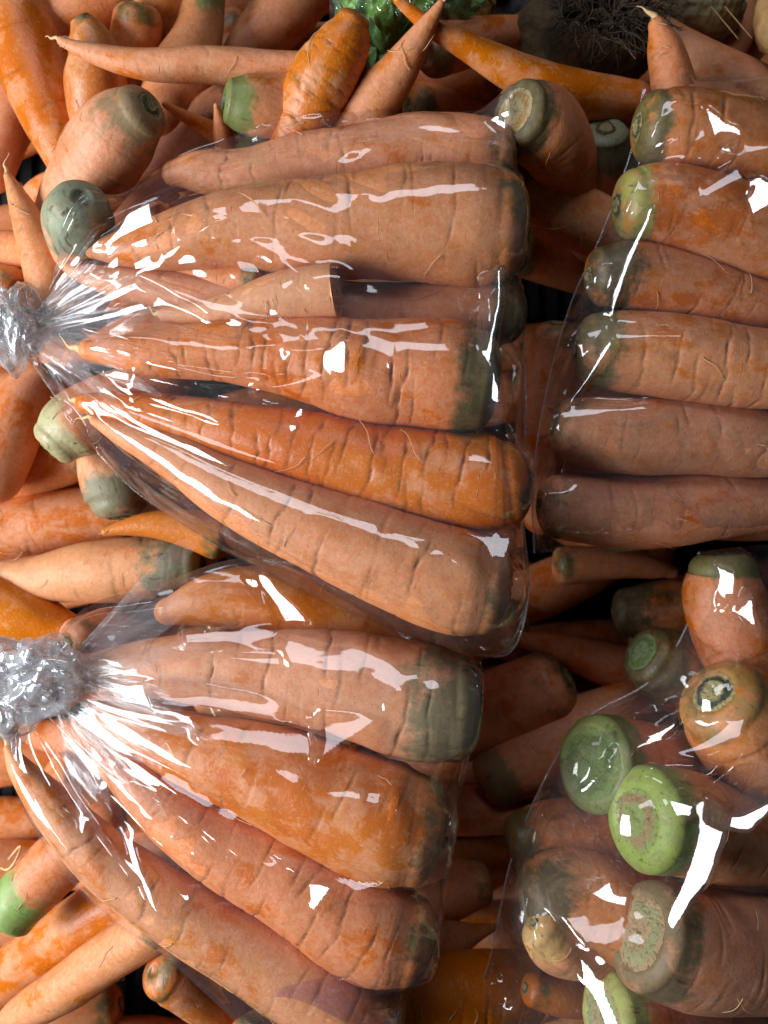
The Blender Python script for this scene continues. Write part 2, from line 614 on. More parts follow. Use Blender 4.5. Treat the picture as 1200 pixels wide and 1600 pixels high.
    pre.append(ring(C[0] + T[0] * (end_off + dep), N[0], B[0], end_r * 0.90)); prea.append(np.full(m, end_off + dep)); prer.append(end_r * 0.90)
    pre.append(ring(C[0] + T[0] * (end_off + dep * 1.1), N[0], B[0], end_r * 0.02)); prea.append(np.full(m, end_off + dep)); prer.append(end_r * 0.02)
    pre = pre[::-1]; prea = prea[::-1]; prer = prer[::-1]
    # tip cap
    post, posta, postr = [], [], []
    r1 = rr[-1]
    te = 1.1 if tip is None else tip
    for q in range(1, 9):
        ph = (math.pi / 2 - 0.02) * q / 8
        rad = r1 * math.cos(ph)
        off = te * r1 * math.sin(ph)
        post.append(ring(C[-1] + T[-1] * off, N[-1], B[-1], np.full(m, rad))); posta.append(np.full(m, L + off)); postr.append(np.full(m, rad))
    VV = np.concatenate([np.array(pre), V[0], np.array(post)], 0)
    AX = np.concatenate([np.array(prea), ax[0], np.array(posta)], 0)
    RD = np.concatenate([np.array(prer), RR, np.array(postr)], 0)
    CK = np.concatenate([np.zeros((len(pre), m)), crack, np.zeros((len(post), m))], 0)
    nn_ = len(VV)
    base = C[n // 2].copy(); base[2] -= rr[n // 2]
    thing = empty('carrot', base)
    tag(thing, label, 'carrot', group)
    body = new_mesh_obj('root_body', VV.reshape(-1, 3) - base, grid_faces(nn_, m, True), M_SKIN, thing)
    skin = np.stack([AX, RD * np.cos(th)[None], RD * np.sin(th)[None]], -1).reshape(-1, 3)
    add_attr(body, 'skin', 'FLOAT_VECTOR', skin)
    add_attr(body, 'crack', 'FLOAT', CK)
    add_attr(body, 'tone', 'FLOAT_COLOR', np.tile([dusty, yellow, browning, 1.0], (nn_ * m, 1)))
    gl_m = max(glen, 1) * (ZC - za[0]) / F
    ga = gamt * (1 - smooth01(AX / (gl_m * 1.7)))
    add_attr(body, 'crown', 'FLOAT_COLOR', np.concatenate([np.tile(crown, (nn_ * m, 1)), ga.reshape(-1, 1)], 1))
    if nscar:
        # stem scar: low dome with a rim, sitting in the recess
        k = 9
        sv, sr = [], []
        for q in range(k):
            f = 1 - q / (k - 1) * 0.985
            hgt = dep * 0.95 - 0.10 * r0 * (1 - f ** 4) * 0.5 + 0.05 * r0 * math.exp(-((f - 0.55) / 0.12) ** 2) * -1
            wobr = end_r * f * 0.93 * (1 + 0.05 * np.sin(3 * th + q * 0.4))
            sv.append(ring(C[0] + T[0] * (end_off + hgt), N[0], B[0], wobr) + T[0][None] * (0.02 * r0 * np.sin(5 * th + 2.2 * q) + R.normal(0, 0.014, m) * r0)[:, None])
            sr.append(np.full(m, f))
        sv = np.array(sv)
        so = new_mesh_obj('stem_scar', sv.reshape(-1, 3) - base, grid_faces(k, m, True)[:, ::-1], M_SCAR, thing)
        rel3 = np.stack([np.zeros((k, m)), np.array(sr) * np.cos(th) * end_r, np.array(sr) * np.sin(th) * end_r], -1)
        add_attr(so, 'skin', 'FLOAT_VECTOR', rel3.reshape(-1, 3))
        add_attr(so, 'radial', 'FLOAT', np.array(sr))
        add_attr(so, 'scar_a', 'FLOAT_COLOR', np.tile([*scar_cols[0], 1], (k * m, 1)))
        add_attr(so, 'scar_b', 'FLOAT_COLOR', np.tile([*scar_cols[1], 1], (k * m, 1)))
    # thin root tail at the tip
    if hero and pts[-1, 2] <= 16 and te < 2:
        q = np.linspace(0, 1, 16)
        tl = R.uniform(0.006, 0.014)
        side = R.uniform(-0.6, 0.6)
        tp = C[-1] + T[-1] * (te * r1 * 0.7) + T[-1] * (q * tl)[:, None] + N[-1] * (side * tl * q ** 2 + 0.0006 * np.sin(q * 9))[:, None] - B[-1] * (0.25 * tl * q ** 2)[:, None]
        tv_, tf_ = tube(tp - base, (r1 * 0.45) * (1 - q) ** 1.6 + 0.00022, 8)
        new_mesh_obj('root_tail', tv_, tf_, M_ROOT, thing)
    # root hairs
    hl = list(hairs)
    if hero:
        for q in range(int(R.integers(1, 4))):
            hl.append((R.uniform(0.1, 0.9), R.uniform(0.4, 2.7), R.uniform(0.008, 0.022)))
    for (u, ang, ln) in hl:
        i = int(u * (n - 1)); i = min(max(i, 1), n - 2)
        q = np.linspace(0, 1, 14)
        drift = R.uniform(-0.8, 0.8)
        lenx = np.cumsum(np.full(14, ln / 14) * np.cos(drift * 2 + np.cumsum(R.normal(0, 0.16, 14))))
        leny = np.cumsum(np.full(14, ln / 14) * np.sin(drift * 2 + np.cumsum(R.normal(0, 0.16, 14))))
        P = []
        for a_, b_, qq in zip(lenx, leny, q):
            an = ang + b_ / rr[i]
            ii = int(np.clip(i + a_ / (L / n), 0, n - 1))
            rad = RR[ii].max() * (1.0 + 0.02 * qq) + 0.0003 + 0.0010 * qq * math.sin(qq * 5 + drift)
            P.append(C[ii] + (N[ii] * math.cos(an) + B[ii] * math.sin(an)) * rad + T[ii] * (a_ - (ii - i) * (L / n)))
        hv, hf = tube(np.array(P) - base, 0.00017 * (1 - 0.7 * q) + 0.00004, 5)
        new_mesh_obj('rootlet', hv, hf, M_ROOT, thing)
    ALL.append((label, za.min(), za.max(), r.max()))
    return dict(C=C0, r=r)


GL = 'loose carrots of the pile'
exec_order = []

# --- deep fillers at the very bottom of the pile
gap = (210, 1530)
fr = np.random.default_rng(11)
for gy in range(-20, 1700, 92):
    for gx in range(-20, 1300, 235):
        cx, cy = gx + fr.uniform(-40, 40), gy + fr.uniform(-20, 20)
        if abs(cx - gap[0]) < 170 and abs(cy - gap[1]) < 95:
            continue
        a = fr.uniform(-0.45, 0.45) + (math.pi if fr.uniform() < 0.5 else 0)
        l = 125
        p = [(cx - l * math.cos(a), cy - l * math.sin(a), 40), (cx, cy, 42), (cx + l * math.cos(a), cy + l * math.sin(a), 20)]
        carrot(p, 'carrot lying in shadow deep at the bottom of the pile', 'carrots at the bottom of the pile', browning=0.5, nscar=False, zt=-0.012, zr=0.010, filler=True)

# --- loose carrots that the photograph shows, lowest first
LO = dict(group=GL)
P = lambda *a: list(a)
# top edge
carrot([(60, 135, 40), (15, 190, 38), (-10, 270, 30)], 'dark shaded carrot at the left edge beside the large top corner carrot', browning=0.4, **LO)
carrot([(175, 40, 15), (172, 80, 18), (170, 120, 14)], 'small round carrot end tucked left of the carrot with a hairy round crown', scar=0.3, **LO)
carrot([(180, -30, 45), (120, 5, 52), (80, 60, 38), (60, 110, 25)], 'plump carrot cut by the top edge above the narrow-necked carrot', zt=0.065, **LO)
carrot([(232, -40, 38), (260, 10, 45), (270, 80, 40)], 'dull brownish carrot behind the hairy round crown at the top edge', browning=0.7, **LO)
carrot([(600, 140, 40), (520, 150, 42), (430, 200, 40)], 'shaded orange carrot under the two steep carrots above the middle bag', **LO)
carrot([(655, 170, 40), (720, 175, 46), (800, 200, 40)], 'dark carrot in the gap above the middle bag', zt=0.010, browning=0.5, **LO)
carrot([(760, 120, 38), (690, 110, 42), (600, 80, 30)], 'dark carrot below the bagged leafy greens', zt=0.020, browning=0.5, **LO)
carrot([(380, 175, 52), (300, 235, 60), (225, 290, 50), (170, 350, 35)], 'shaded reddish carrot lying right of the big grey-shouldered carrot', browning=0.3, **LO)
carrot([(500, -40, 45), (440, 20, 46), (390, 65, 34), (355, 95, 16)], 'pale carrot slanting in from the top edge left of the leafy greens', dusty=0.7, hairs=[(0.6, 0.8, 0.014)], **LO)
carrot([(215, 32, 38), (213, 62, 40), (205, 105, 36), (200, 160, 24)], 'carrot with a rough hairy round crown near the top edge', scar=0.55, cap=0.6, tilt=0.02, scar_cols=(CREAM, TAN), glen=4, **LO)
carrot([(318, -12, 34), (315, 25, 35), (306, 65, 40), (284, 120, 52), (262, 165, 46)], 'upright carrot with a green and yellow top at the top edge', crown=GREEN, glen=55, yellow=0.8, **LO)
carrot([(124, 33, 17), (136, 54, 31), (150, 90, 42), (150, 130, 48), (145, 170, 40), (140, 215, 22)], 'narrow-necked orange carrot under the long thin carrot', zt=0.065, dusty=0.4, yellow=0.7, scar=0.75, cap=0.2, glen=6, tilt=0.02, hairs=[(0.7, 1.3, 0.014)], **LO)
carrot([(18, -30, 60), (30, 40, 62), (55, 120, 54), (85, 200, 42), (110, 275, 24)], 'large carrot with brownish skin filling the top left corner', glen=60, gamt=0.7, crown=(0.16, 0.08, 0.03), hero=True, dusty=0.5, **LO)
carrot([(560, 112, 32), (460, 108, 28), (330, 103, 28), (230, 97, 23), (160, 87, 17), (115, 76, 10), (97, 69, 7)], 'long thin carrot lying level with its frayed tip to the left', zt=0.088, hero=True, dusty=0.75, lift=0.004, hairs=[(0.98, 0.5, 0.008), (0.98, 2.5, 0.008)], **LO)
carrot([(358, 160, 34), (388, 166, 46), (430, 166, 47), (500, 150, 42), (560, 135, 30)], 'short carrot with a bright green cut crown above the middle bag', zt=0.082, crown=GREEN, glen=40, scar=0.62, cap=0.25, scar_cols=(BLUEG, GREEN), tilt=0.02, **LO)
carrot([(372, 240, 24), (330, 204, 15), (290, 184, 10), (258, 164, 5)], 'thin forked root tip pointing left beside the green-crowned short carrot', zt=0.078, tilt=-0.04, yellow=0.7, nscar=False, **LO)
carrot([(360, 252, 22), (348, 208, 15), (343, 182, 9), (338, 165, 4)], 'thin upright root tip beside the green-crowned short carrot', zt=0.078, tilt=-0.04, yellow=0.7, nscar=False, **LO)
carrot([(220, 178, 44), (185, 208, 62), (142, 270, 60), (100, 340, 48), (70, 410, 30)], 'big carrot with a grey-brown shoulder left of the middle bag', zt=0.082, crown=(0.24, 0.17, 0.085), glen=45, gamt=0.85, hero=True, dusty=0.8, scar=0.5, hairs=[(0.15, 0.2, 0.03)], **LO)
carrot([(40, 330, 25), (70, 300, 25), (120, 280, 20)], 'dim carrot in the gap behind the slender upright carrot', browning=0.5, **LO)
carrot([(-30, 400, 36), (20, 396, 32), (70, 385, 26)], 'carrot end at the left edge above the knot of the middle bag', **LO)
carrot([(20, 450, 34), (-30, 440, 34), (-70, 430, 20)], 'rounded carrot end at the left edge touching the crumpled bag knot', **LO)
carrot([(125, 322, 46), (122, 345, 55), (130, 395, 47), (142, 450, 34)], 'carrot with a blue-green rounded shoulder beside the bag knot', zt=0.090, crown=BLUEG, glen=65, cap=0.55, dusty=0.9, hero=True, scar=0.3, nscar=False, scar_cols=(GREEN, OLIVE), **LO)
carrot([(95, 490, 44), (76, 425, 38), (50, 360, 28), (26, 305, 15), (13, 277, 7)], 'slender carrot standing tip up at the left edge', zt=0.085, hero=True, dusty=0.7, yellow=0.8, tilt=-0.012, nscar=False, **LO)
carrot([(552, 34, 26), (540, 64, 41), (505, 125, 53), (472, 190, 46), (445, 240, 28)], 'deeply ringed orange carrot leaning above the middle bag', zt=0.092, tilt=0.03, rings=9, dusty=0.35, hero=True, glen=10, scar=0.35, cap=0.55, lift=0.006, hairs=[(0.85, 2.9, 0.012), (0.8, 3.0, 0.01)], **LO)
carrot([(545, 215, 44), (585, 160, 40), (625, 105, 30), (660, 50, 18), (688, 8, 7)], 'pale carrot pointing up to the right with a split tip', zt=0.095, hero=True, dusty=0.6, yellow=0.9, nscar=False, tilt=-0.035, hairs=[(0.6, 2.8, 0.016)], **LO)

# top right
carrot([(680, 78, 40), (760, 62, 33), (840, 49, 21), (878, 40, 11)], 'orange carrot tip pointing right in front of the brown root vegetable', nscar=False, **LO)
carrot([(1012, 160, 33), (930, 156, 37), (820, 121, 31), (730, 76, 21), (670, 40, 14), (622, -5, 8)], 'long thin carrot crossing behind the pale split tip', zt=0.085, dusty=0.5, lift=0.006, crown=OLIVE, glen=20, **LO)
carrot([(1185, -40, 30), (1160, 20, 33), (1135, 85, 25), (1122, 115, 14)], 'orange carrot hanging in from the top right edge', **LO)
carrot([(1240, 80, 30), (1190, 140, 32), (1150, 190, 25)], 'carrot at the right edge above the right-hand bag', **LO)
carrot([(1230, 195, 56), (1150, 135, 46), (1080, 85, 32), (1040, 45, 16)], 'carrot slanting down to the right behind the upright tip', **LO)
carrot([(1062, 190, 40), (1050, 125, 34), (1038, 75, 27), (1027, 40, 14)], 'upright orange carrot tip above the right-hand bag', zt=0.085, hero=True, nscar=False, tilt=-0.01, hairs=[(0.97, 1.0, 0.012)], **LO)
carrot([(945, 206, 36), (942, 240, 42), (940, 300, 45), (930, 370, 40)], 'carrot with a blue-grey blunt top between the two upper bags', crown=BLUEG, glen=60, scar=0.6, cap=0.3, dusty=0.8, **LO)
carrot([(800, 285, 40), (860, 320, 50), (940, 355, 46), (1010, 395, 36)], 'pinkish carrot lying between the middle bag and the right-hand bag', zt=0.062, crown=(0.08, 0.05, 0.03), glen=40, dusty=0.6, tilt=0.0, hero=True, **LO)
carrot([(812, 178, 52), (845, 195, 62), (875, 240, 55), (890, 300, 42)], 'carrot with a broad tan cut face turned up behind the bag corner', zt=0.085, tilt=0.045, crown=OLIVE, glen=26, scar=0.72, cap=0.28, scar_cols=(CREAM, (0.55, 0.34, 0.12)), hero=True, **LO)
carrot([(868, 525, 34), (860, 600, 46), (850, 700, 43), (845, 800, 30)], 'shaded upright carrot in the gap between the middle and right-hand bags', zt=0.014, browning=0.4, **LO)

# left edge, between the two left bags
carrot([(130, 715, 36), (60, 735, 40), (-30, 758, 36)], 'orange carrot at the left edge under the cream-crowned carrot', **LO)
carrot([(60, 590, 32), (25, 650, 46), (-8, 735, 46)], 'reddish carrot at the left edge below the knot of the middle bag', **LO)
carrot([(190, 800, 44), (120, 808, 48), (50, 822, 47), (-40, 842, 42)], 'carrot lying level at the left edge above the green-spotted one', dusty=0.6, hero=True, **LO)
carrot([(296, 884, 42), (260, 882, 51), (160, 892, 50), (75, 902, 38), (10, 895, 20)], 'pale carrot with a green and grey crown lying between the two left bags', zt=0.075, crown=GREY, glen=65, dusty=0.95, hero=True, scar=0.5, scar_cols=(DARK, OLIVE), lift=0.004, **LO)
carrot([(186, 790, 42), (182, 768, 50), (168, 720, 47), (160, 660, 36)], 'carrot with a grey-green shoulder pointing down at the left bag edge', zt=0.080, crown=GREY, glen=55, cap=0.5, dusty=0.8, lift=0.002, **LO)
carrot([(88, 690, 40), (115, 668, 53), (180, 630, 50), (260, 590, 40)], 'carrot with a cream and green crown poking out left of the middle bag', zt=0.088, crown=(0.45, 0.45, 0.24), glen=42, cap=0.45, scar=0.62, tilt=0.01, scar_cols=(CREAM, (0.25, 0.3, 0.10)), hero=True, **LO)
carrot([(340, 835, 36), (285, 822, 29), (215, 823, 17), (165, 833, 7)], 'small orange tip with a frayed point at the middle bag edge', zt=0.088, dusty=0.15, nscar=False, hairs=[(0.97, 1.5, 0.006)], **LO)
carrot([(-40, 930, 46), (30, 955, 44), (95, 985, 32)], 'stout orange carrot end at the left edge above the crumpled lower knot', dusty=0.3, **LO)
carrot([(120, 1000, 34), (170, 985, 36), (260, 965, 30)], 'carrot half hidden behind the top of the lower bag knot', **LO)

# bottom left
carrot([(170, 1575, 36), (90, 1592, 42), (0, 1600, 40)], 'dark carrot at the bottom edge under the long tapering carrot', browning=0.5, z=(-0.005, 0.0), **LO)
carrot([(215, 1395, 46), (130, 1442, 46), (50, 1500, 43), (-20, 1545, 38)], 'shaded carrot slanting under the lower bag at the left edge', dusty=0.5, **LO)
carrot([(14, 1436, 40), (42, 1396, 46), (95, 1340, 46), (160, 1290, 36)], 'carrot with a ragged bright green end at the left edge', zt=0.082, crown=(0.18, 0.36, 0.10), glen=70, scar=0.6, cap=0.3, rough_end=True, scar_cols=(GREEN, BRIGHT), hero=True, hairs=[(0.3, 2.2, 0.012)], **LO)
carrot([(255, 1440, 38), (180, 1490, 38), (110, 1535, 36), (40, 1582, 30), (0, 1622, 24)], 'long tapering carrot leaving by the bottom left corner', zt=0.078, hero=True, dusty=0.7, hairs=[(0.3, 2.8, 0.008)], **LO)
carrot([(256, 1522, 38), (285, 1530, 45), (340, 1562, 46), (420, 1610, 36)], 'rounded carrot end in the dark gap below the lower bag', cap=0.6, scar=0.25, nscar=False, dusty=0.4, glen=2, **LO)
carrot([(385, 1625, 34), (440, 1600, 34), (520, 1600, 28)], 'yellowish orange carrot at the bottom edge under the lower bag', yellow=1.0, dusty=0.2, **LO)

# dark gap between the bags
carrot([(978, 955, 38), (1010, 953, 44), (1060, 950, 46), (1150, 960, 36)], 'blackish green carrot crown deep in the gap below the right-hand bag', zt=0.010, crown=DARK, glen=60, browning=0.7, **LO)
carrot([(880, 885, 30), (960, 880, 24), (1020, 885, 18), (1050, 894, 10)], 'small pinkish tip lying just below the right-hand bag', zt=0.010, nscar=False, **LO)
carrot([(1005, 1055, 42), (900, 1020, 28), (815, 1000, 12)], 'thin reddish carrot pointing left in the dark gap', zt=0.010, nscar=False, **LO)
carrot([(860, 1070, 56), (800, 1100, 60), (720, 1130, 58)], 'blunt dark carrot end beside the lower bag in the gap', zt=0.010, browning=0.4, scar=0.5, **LO)
carrot([(820, 1270, 32), (720, 1268, 38), (620, 1258, 36)], 'dim orange carrot crossing right of the lower bag', zt=0.010, **LO)
carrot([(772, 1215, 46), (830, 1182, 55), (930, 1130, 50), (1010, 1090, 42)], 'carrot with a tan flattened crown in the dark gap', zt=0.016, crown=(0.2, 0.16, 0.07), glen=35, scar=0.6, **LO)
carrot([(745, 1382, 38), (690, 1400, 46), (600, 1420, 42)], 'shaded stubby carrot right of the lower bag corner', zt=0.010, browning=0.5, **LO)
carrot([(640, 1480, 36), (700, 1472, 30), (745, 1455, 14), (775, 1445, 5)], 'small carrot with a whiskery tip between the two lower bags', zt=0.050, nscar=False, hairs=[(0.9, 1.5, 0.014)], **LO)
carrot([(560, 1580, 58), (690, 1558, 62), (820, 1540, 55), (920, 1525, 40)], 'broad orange carrot at the bottom edge between the lower bags', zt=0.050, dusty=0.25, hairs=[(0.3, 1.5, 0.012), (0.4, 1.2, 0.012), (0.5, 1.8, 0.012)], hero=True, rings=6, **LO)
carrot([(765, 1600, 34), (830, 1592, 42), (900, 1590, 38)], 'carrot with a greenish crown at the bottom edge below the right lower bag', zt=0.010, crown=GREEN, glen=40, scar=0.6, **LO)
carrot([(1012, 1026, 48), (1040, 1042, 60), (1110, 1078, 58), (1190, 1110, 40)], 'dark crowned carrot with a pale green cut face in the gap', zt=0.055, crown=DARK, glen=60, tilt=0.03, scar=0.68, cap=0.3, scar_cols=((0.20, 0.28, 0.12), GREEN), **LO)

H_LOOSE = H.copy()

# ------------------------------------------------------------------ carrots in the bags
def bag_group(items, group):
    out = []
    for it in items:
        kw = dict(hero=True, group=group, maxs=0.012, tol=0.004, zr=0.006)
        pts, label = it[0], it[1]
        if len(it) > 2:
            kw.update(it[2])
        out.append(carrot(pts, label, **kw))
    return out

BAG_A = bag_group([
    ([(700, 830, 45), (500, 765, 40), (300, 690, 22), (220, 660, 8)], 'reddish carrot glimpsed between the two lowest carrots of the middle bag', dict(zt=0.095, dusty=0.1, hero=False)),
    ([(780, 250, 52), (740, 248, 60), (650, 236, 58), (520, 252, 48), (400, 270, 42), (315, 270, 32), (275, 275, 20)], 'rearmost carrot along the top edge of the middle bag', dict(zt=0.100, dusty=0.6, rings=6)),
    ([(795, 490, 48), (750, 490, 54), (600, 490, 49), (450, 480, 42), (300, 462, 34), (180, 440, 24), (115, 421, 12)], 'pinkish carrot half hidden behind the broken piece in the middle bag', dict(zt=0.118, crown=OLIVE, glen=45, dusty=0.8)),
    ([(400, 440, 28), (340, 436, 22), (280, 430, 14)], 'small pale tip behind the broken carrot piece in the middle bag', dict(zt=0.112, nscar=False, yellow=0.7, hero=False)),
    ([(782, 350, 82), (735, 348, 92), (660, 350, 90), (550, 358, 80), (400, 358, 68), (270, 373, 46), (190, 384, 28), (146, 391, 13)], 'largest smooth carrot near the top of the middle bag', dict(zt=0.118, rings=5, dusty=0.7, glen=12, hairs=[(0.8, 1.6, 0.016), (0.81, 1.3, 0.02)])),
    ([(525, 452, 43), (440, 466, 38), (360, 484, 27), (260, 489, 12)], 'broken carrot piece with a flat cut end in the middle bag', dict(zt=0.134, scar=0.95, cap=0.03, glen=1, gamt=0, dusty=0.95, yellow=0.9, scar_cols=((0.66, 0.30, 0.08), (0.62, 0.26, 0.07)), lift=0.003)),
    ([(748, 592, 78), (690, 587, 88), (580, 577, 80), (460, 558, 64), (340, 552, 48), (230, 550, 34), (140, 546, 16)], 'ringed carrot with a dark olive crown in the middle bag', dict(zt=0.126, rings=11, crown=OLIVE, glen=38, dusty=0.65, cap=0.36, scar=0.6)),
    ([(792, 752, 66), (755, 752, 75), (600, 730, 68), (450, 695, 55), (300, 655, 38), (200, 638, 30), (135, 630, 16)], 'orange carrot with many cracks and curled root hairs in the middle bag', dict(zt=0.118, rings=13, dusty=0.3, yellow=0.6, glen=5, hairs=[(0.3, 1.5, 0.03), (0.2, 1.4, 0.02), (0.45, 1.8, 0.02), (0.4, 1.3, 0.018)])),
    ([(760, 922, 72), (715, 910, 83), (600, 866, 78), (480, 820, 66), (360, 765, 50), (270, 715, 36), (190, 675, 20), (150, 655, 9)], 'thick smooth carrot along the lower edge of the middle bag', dict(zt=0.122, rings=6, dusty=0.85, glen=6, cap=0.48, scar=0.5, hairs=[(0.35, 1.2, 0.02), (0.6, 1.6, 0.012), (0.5, 1.9, 0.02)])),
], 'carrots in the middle bag')
H_A = H.copy()
H[:] = H_LOOSE
BAG_B = bag_group([
    ([(650, 1010, 46), (520, 962, 55), (420, 940, 53), (330, 937, 42), (265, 950, 22)], 'carrot at the back of the lower bag under the middle bag edge', dict(zt=0.088, dusty=0.4)),
    ([(715, 1100, 82), (660, 1095, 92), (540, 1070, 82), (420, 1052, 68), (300, 1045, 55), (200, 1040, 38), (140, 1040, 22)], 'carrot with a large grey-green crown at the top of the lower bag', dict(zt=0.112, crown=(0.17, 0.15, 0.07), glen=80, cap=0.42, scar=0.6, dusty=0.75, rings=6)),
    ([(650, 1298, 84), (600, 1285, 97), (490, 1240, 87), (390, 1200, 72), (290, 1165, 54), (200, 1130, 32), (150, 1110, 14)], 'stout bright orange carrot with flaking skin in the lower bag', dict(zt=0.118, glen=3, dusty=0.52, yellow=0.8, cap=0.5, scar=0.45, hairs=[(0.05, 2.3, 0.01), (0.06, 2.2, 0.012), (0.08, 2.4, 0.01)])),
    ([(640, 1468, 68), (590, 1450, 84), (480, 1395, 75), (370, 1335, 62), (270, 1270, 48), (190, 1200, 32), (140, 1150, 14)], 'cracked dusty carrot below the stout orange one in the lower bag', dict(zt=0.108, rings=9, dusty=0.7, glen=10)),
    ([(585, 1605, 56), (540, 1580, 66), (470, 1535, 67), (380, 1480, 61), (270, 1420, 52), (170, 1350, 46), (90, 1270, 35), (35, 1205, 20), (15, 1170, 9)], 'carrot curving along the lower left edge of the lower bag', dict(zt=0.105, rings=5, dusty=0.6, yellow=0.9, glen=4)),
], 'carrots in the lower left bag')
H_B = H.copy()
H[:] = H_LOOSE
BAG_C = bag_group([
    ([(1022, 200, 56), (1060, 205, 65), (1150, 222, 68), (1260, 250, 60), (1350, 280, 40)], 'topmost carrot of the right-hand bag with a green-rimmed crown', dict(zt=0.105, crown=OLIVE, glen=14, gamt=0.8, dusty=0.6, rings=5)),
    ([(868, 797, 50), (930, 797, 57), (1050, 795, 55), (1200, 785, 43), (1330, 775, 22)], 'lowest carrot of the right-hand bag, pinkish with orange spots', dict(zt=0.098, dusty=0.75, glen=8, browning=0.4)),
    ([(990, 322, 54), (1040, 322, 62), (1130, 345, 69), (1240, 385, 64), (1350, 420, 45)], 'carrot with a yellow-green shoulder, second from the top in the right-hand bag', dict(zt=0.108, crown=(0.30, 0.32, 0.08), glen=18, gamt=0.8, dusty=0.5)),
    ([(942, 435, 46), (990, 432, 53), (1080, 445, 51), (1180, 475, 43), (1300, 500, 30)], 'carrot with a blackish green crown, third from the top in the right-hand bag', dict(zt=0.104, crown=DARK, glen=42, gamt=0.9, dusty=0.55, rings=4)),
    ([(888, 668, 48), (940, 675, 58), (1050, 685, 61), (1200, 690, 54), (1330, 690, 36)], 'carrot without green, second from the bottom in the right-hand bag', dict(zt=0.108, glen=12, crown=(0.2, 0.1, 0.03), dusty=0.8)),
    ([(928, 546, 55), (970, 548, 63), (1080, 560, 67), (1200, 578, 62), (1330, 590, 45)], 'carrot with an olive crown in the centre of the right-hand bag', dict(zt=0.112, crown=(0.12, 0.13, 0.05), glen=38, gamt=0.75, dusty=0.6, rings=5)),
], 'carrots in the right-hand bag')
H_C = H.copy()
H[:] = H_LOOSE
BAG_D = bag_group([
    ([(815, 1315, 46), (870, 1302, 55), (960, 1310, 52), (1060, 1320, 42)], 'shaded carrot at the left rim of the lower right bag', dict(zt=0.075, crown=OLIVE, glen=30, tilt=0.0, hero=False)),
    ([(1130, 892, 52), (1132, 930, 63), (1152, 1000, 63), (1190, 1080, 50), (1230, 1160, 30)], 'upright carrot at the top of the lower right bag', dict(zt=0.085, crown=(0.12,0.15,0.05), glen=8, gamt=0.8, tilt=0.0, scar=0.6, scar_cols=(GREEN, OLIVE))),
    ([(932, 1192, 76), (974, 1196, 76), (1054, 1212, 70), (1154, 1240, 58)], 'carrot with a wide dark green cut face in the lower right bag', dict(zt=0.080, tilt=0.055, scar=0.8, cap=0.2, crown=(0.11, 0.20, 0.06), glen=30, scar_cols=((0.19, 0.27, 0.08), (0.13, 0.19, 0.05)))),
    ([(1128, 1098, 70), (1155, 1125, 86), (1215, 1195, 86), (1290, 1270, 70)], 'carrot with a ring-shaped tan stem scar in the lower right bag', dict(zt=0.090, tilt=0.045, scar=0.55, cap=0.4, crown=(0.35, 0.2, 0.06), glen=14, gamt=0.6, yellow=0.9, scar_cols=((0.50, 0.42, 0.17), DARK))),
    ([(1011, 1282, 82), (1046, 1286, 82), (1126, 1298, 78), (1216, 1310, 66), (1286, 1320, 50)], 'carrot with a vivid green crown and cut face in the lower right bag', dict(zt=0.100, tilt=0.05, scar=0.62, cap=0.30, crown=BRIGHT, glen=34, scar_cols=((0.30, 0.36, 0.11), (0.38, 0.25, 0.11)), hairs=[(0.02, 4.6, 0.03)])),
    ([(846, 1416, 72), (885, 1412, 80), (965, 1432, 82), (1070, 1452, 66)], 'carrot with a dark shoulder and tan end low in the lower right bag', dict(zt=0.092, tilt=0.0, scar=0.55, cap=0.4, crown=(0.05, 0.05, 0.022), glen=36, gamt=0.85, browning=0.4, scar_cols=((0.45, 0.34, 0.16), TAN))),
    ([(845, 1452, 34), (870, 1478, 42), (925, 1500, 34), (985, 1525, 18)], 'small twisted tan root in the lower right bag', dict(zt=0.108, yellow=1.0, crown=(0.55, 0.36, 0.13), glen=30, gamt=0.7, lump=3.0, scar=0.3, dusty=0.9)),
    ([(832, 1545, 26), (880, 1555, 32), (950, 1560, 28)], 'little orange carrot at the bottom corner of the lower right bag', dict(zt=0.090, dusty=0.2, hero=False, yellow=0.8)),
    ([(955, 1585, 66), (1000, 1585, 68), (1090, 1595, 66), (1190, 1600, 50)], 'carrot with a pale green crown at the bottom of the lower right bag', dict(zt=0.100, tilt=0.03, scar=0.72, cap=0.3, crown=(0.30, 0.36, 0.09), glen=45, scar_cols=((0.45, 0.36, 0.18), (0.36, 0.42, 0.18)))),
    ([(1012, 1460, 84), (1047, 1474, 88), (1107, 1487, 92), (1207, 1492, 84), (1302, 1492, 60)], 'large pinkish carrot with a greenish crown at the right edge of the lower right bag', dict(zt=0.108, tilt=0.03, scar=0.72, cap=0.25, crown=(0.16, 0.12, 0.05), glen=48, gamt=0.8, dusty=0.8, scar_cols=((0.50, 0.34, 0.18), (0.40, 0.38, 0.18)))),
], 'carrots in the lower right bag')
H_D = H.copy()

# ------------------------------------------------------------------ plastic film bags
def sample_h(Hf, x, y):
    fx = np.clip((x - GX0) / CELL, 0, GNX - 1.001); fy = np.clip((y - GY0) / CELL, 0, GNY - 1.001)
    i = fx.astype(int); j = fy.astype(int); u = fx - i; v = fy - j
    return (Hf[i, j] * (1 - u) * (1 - v) + Hf[i + 1, j] * u * (1 - v) + Hf[i, j + 1] * (1 - u) * v + Hf[i + 1, j + 1] * u * v)


def poly_resample(P, n):
    P = np.asarray(P, float)
    d = np.r_[0, np.cumsum(np.linalg.norm(np.diff(P[:, :2], axis=0), axis=1))]
    s = np.linspace(0, d[-1], n)
    return np.stack([np.interp(s, d, P[:, k]) for k in range(P.shape[1])], 1)


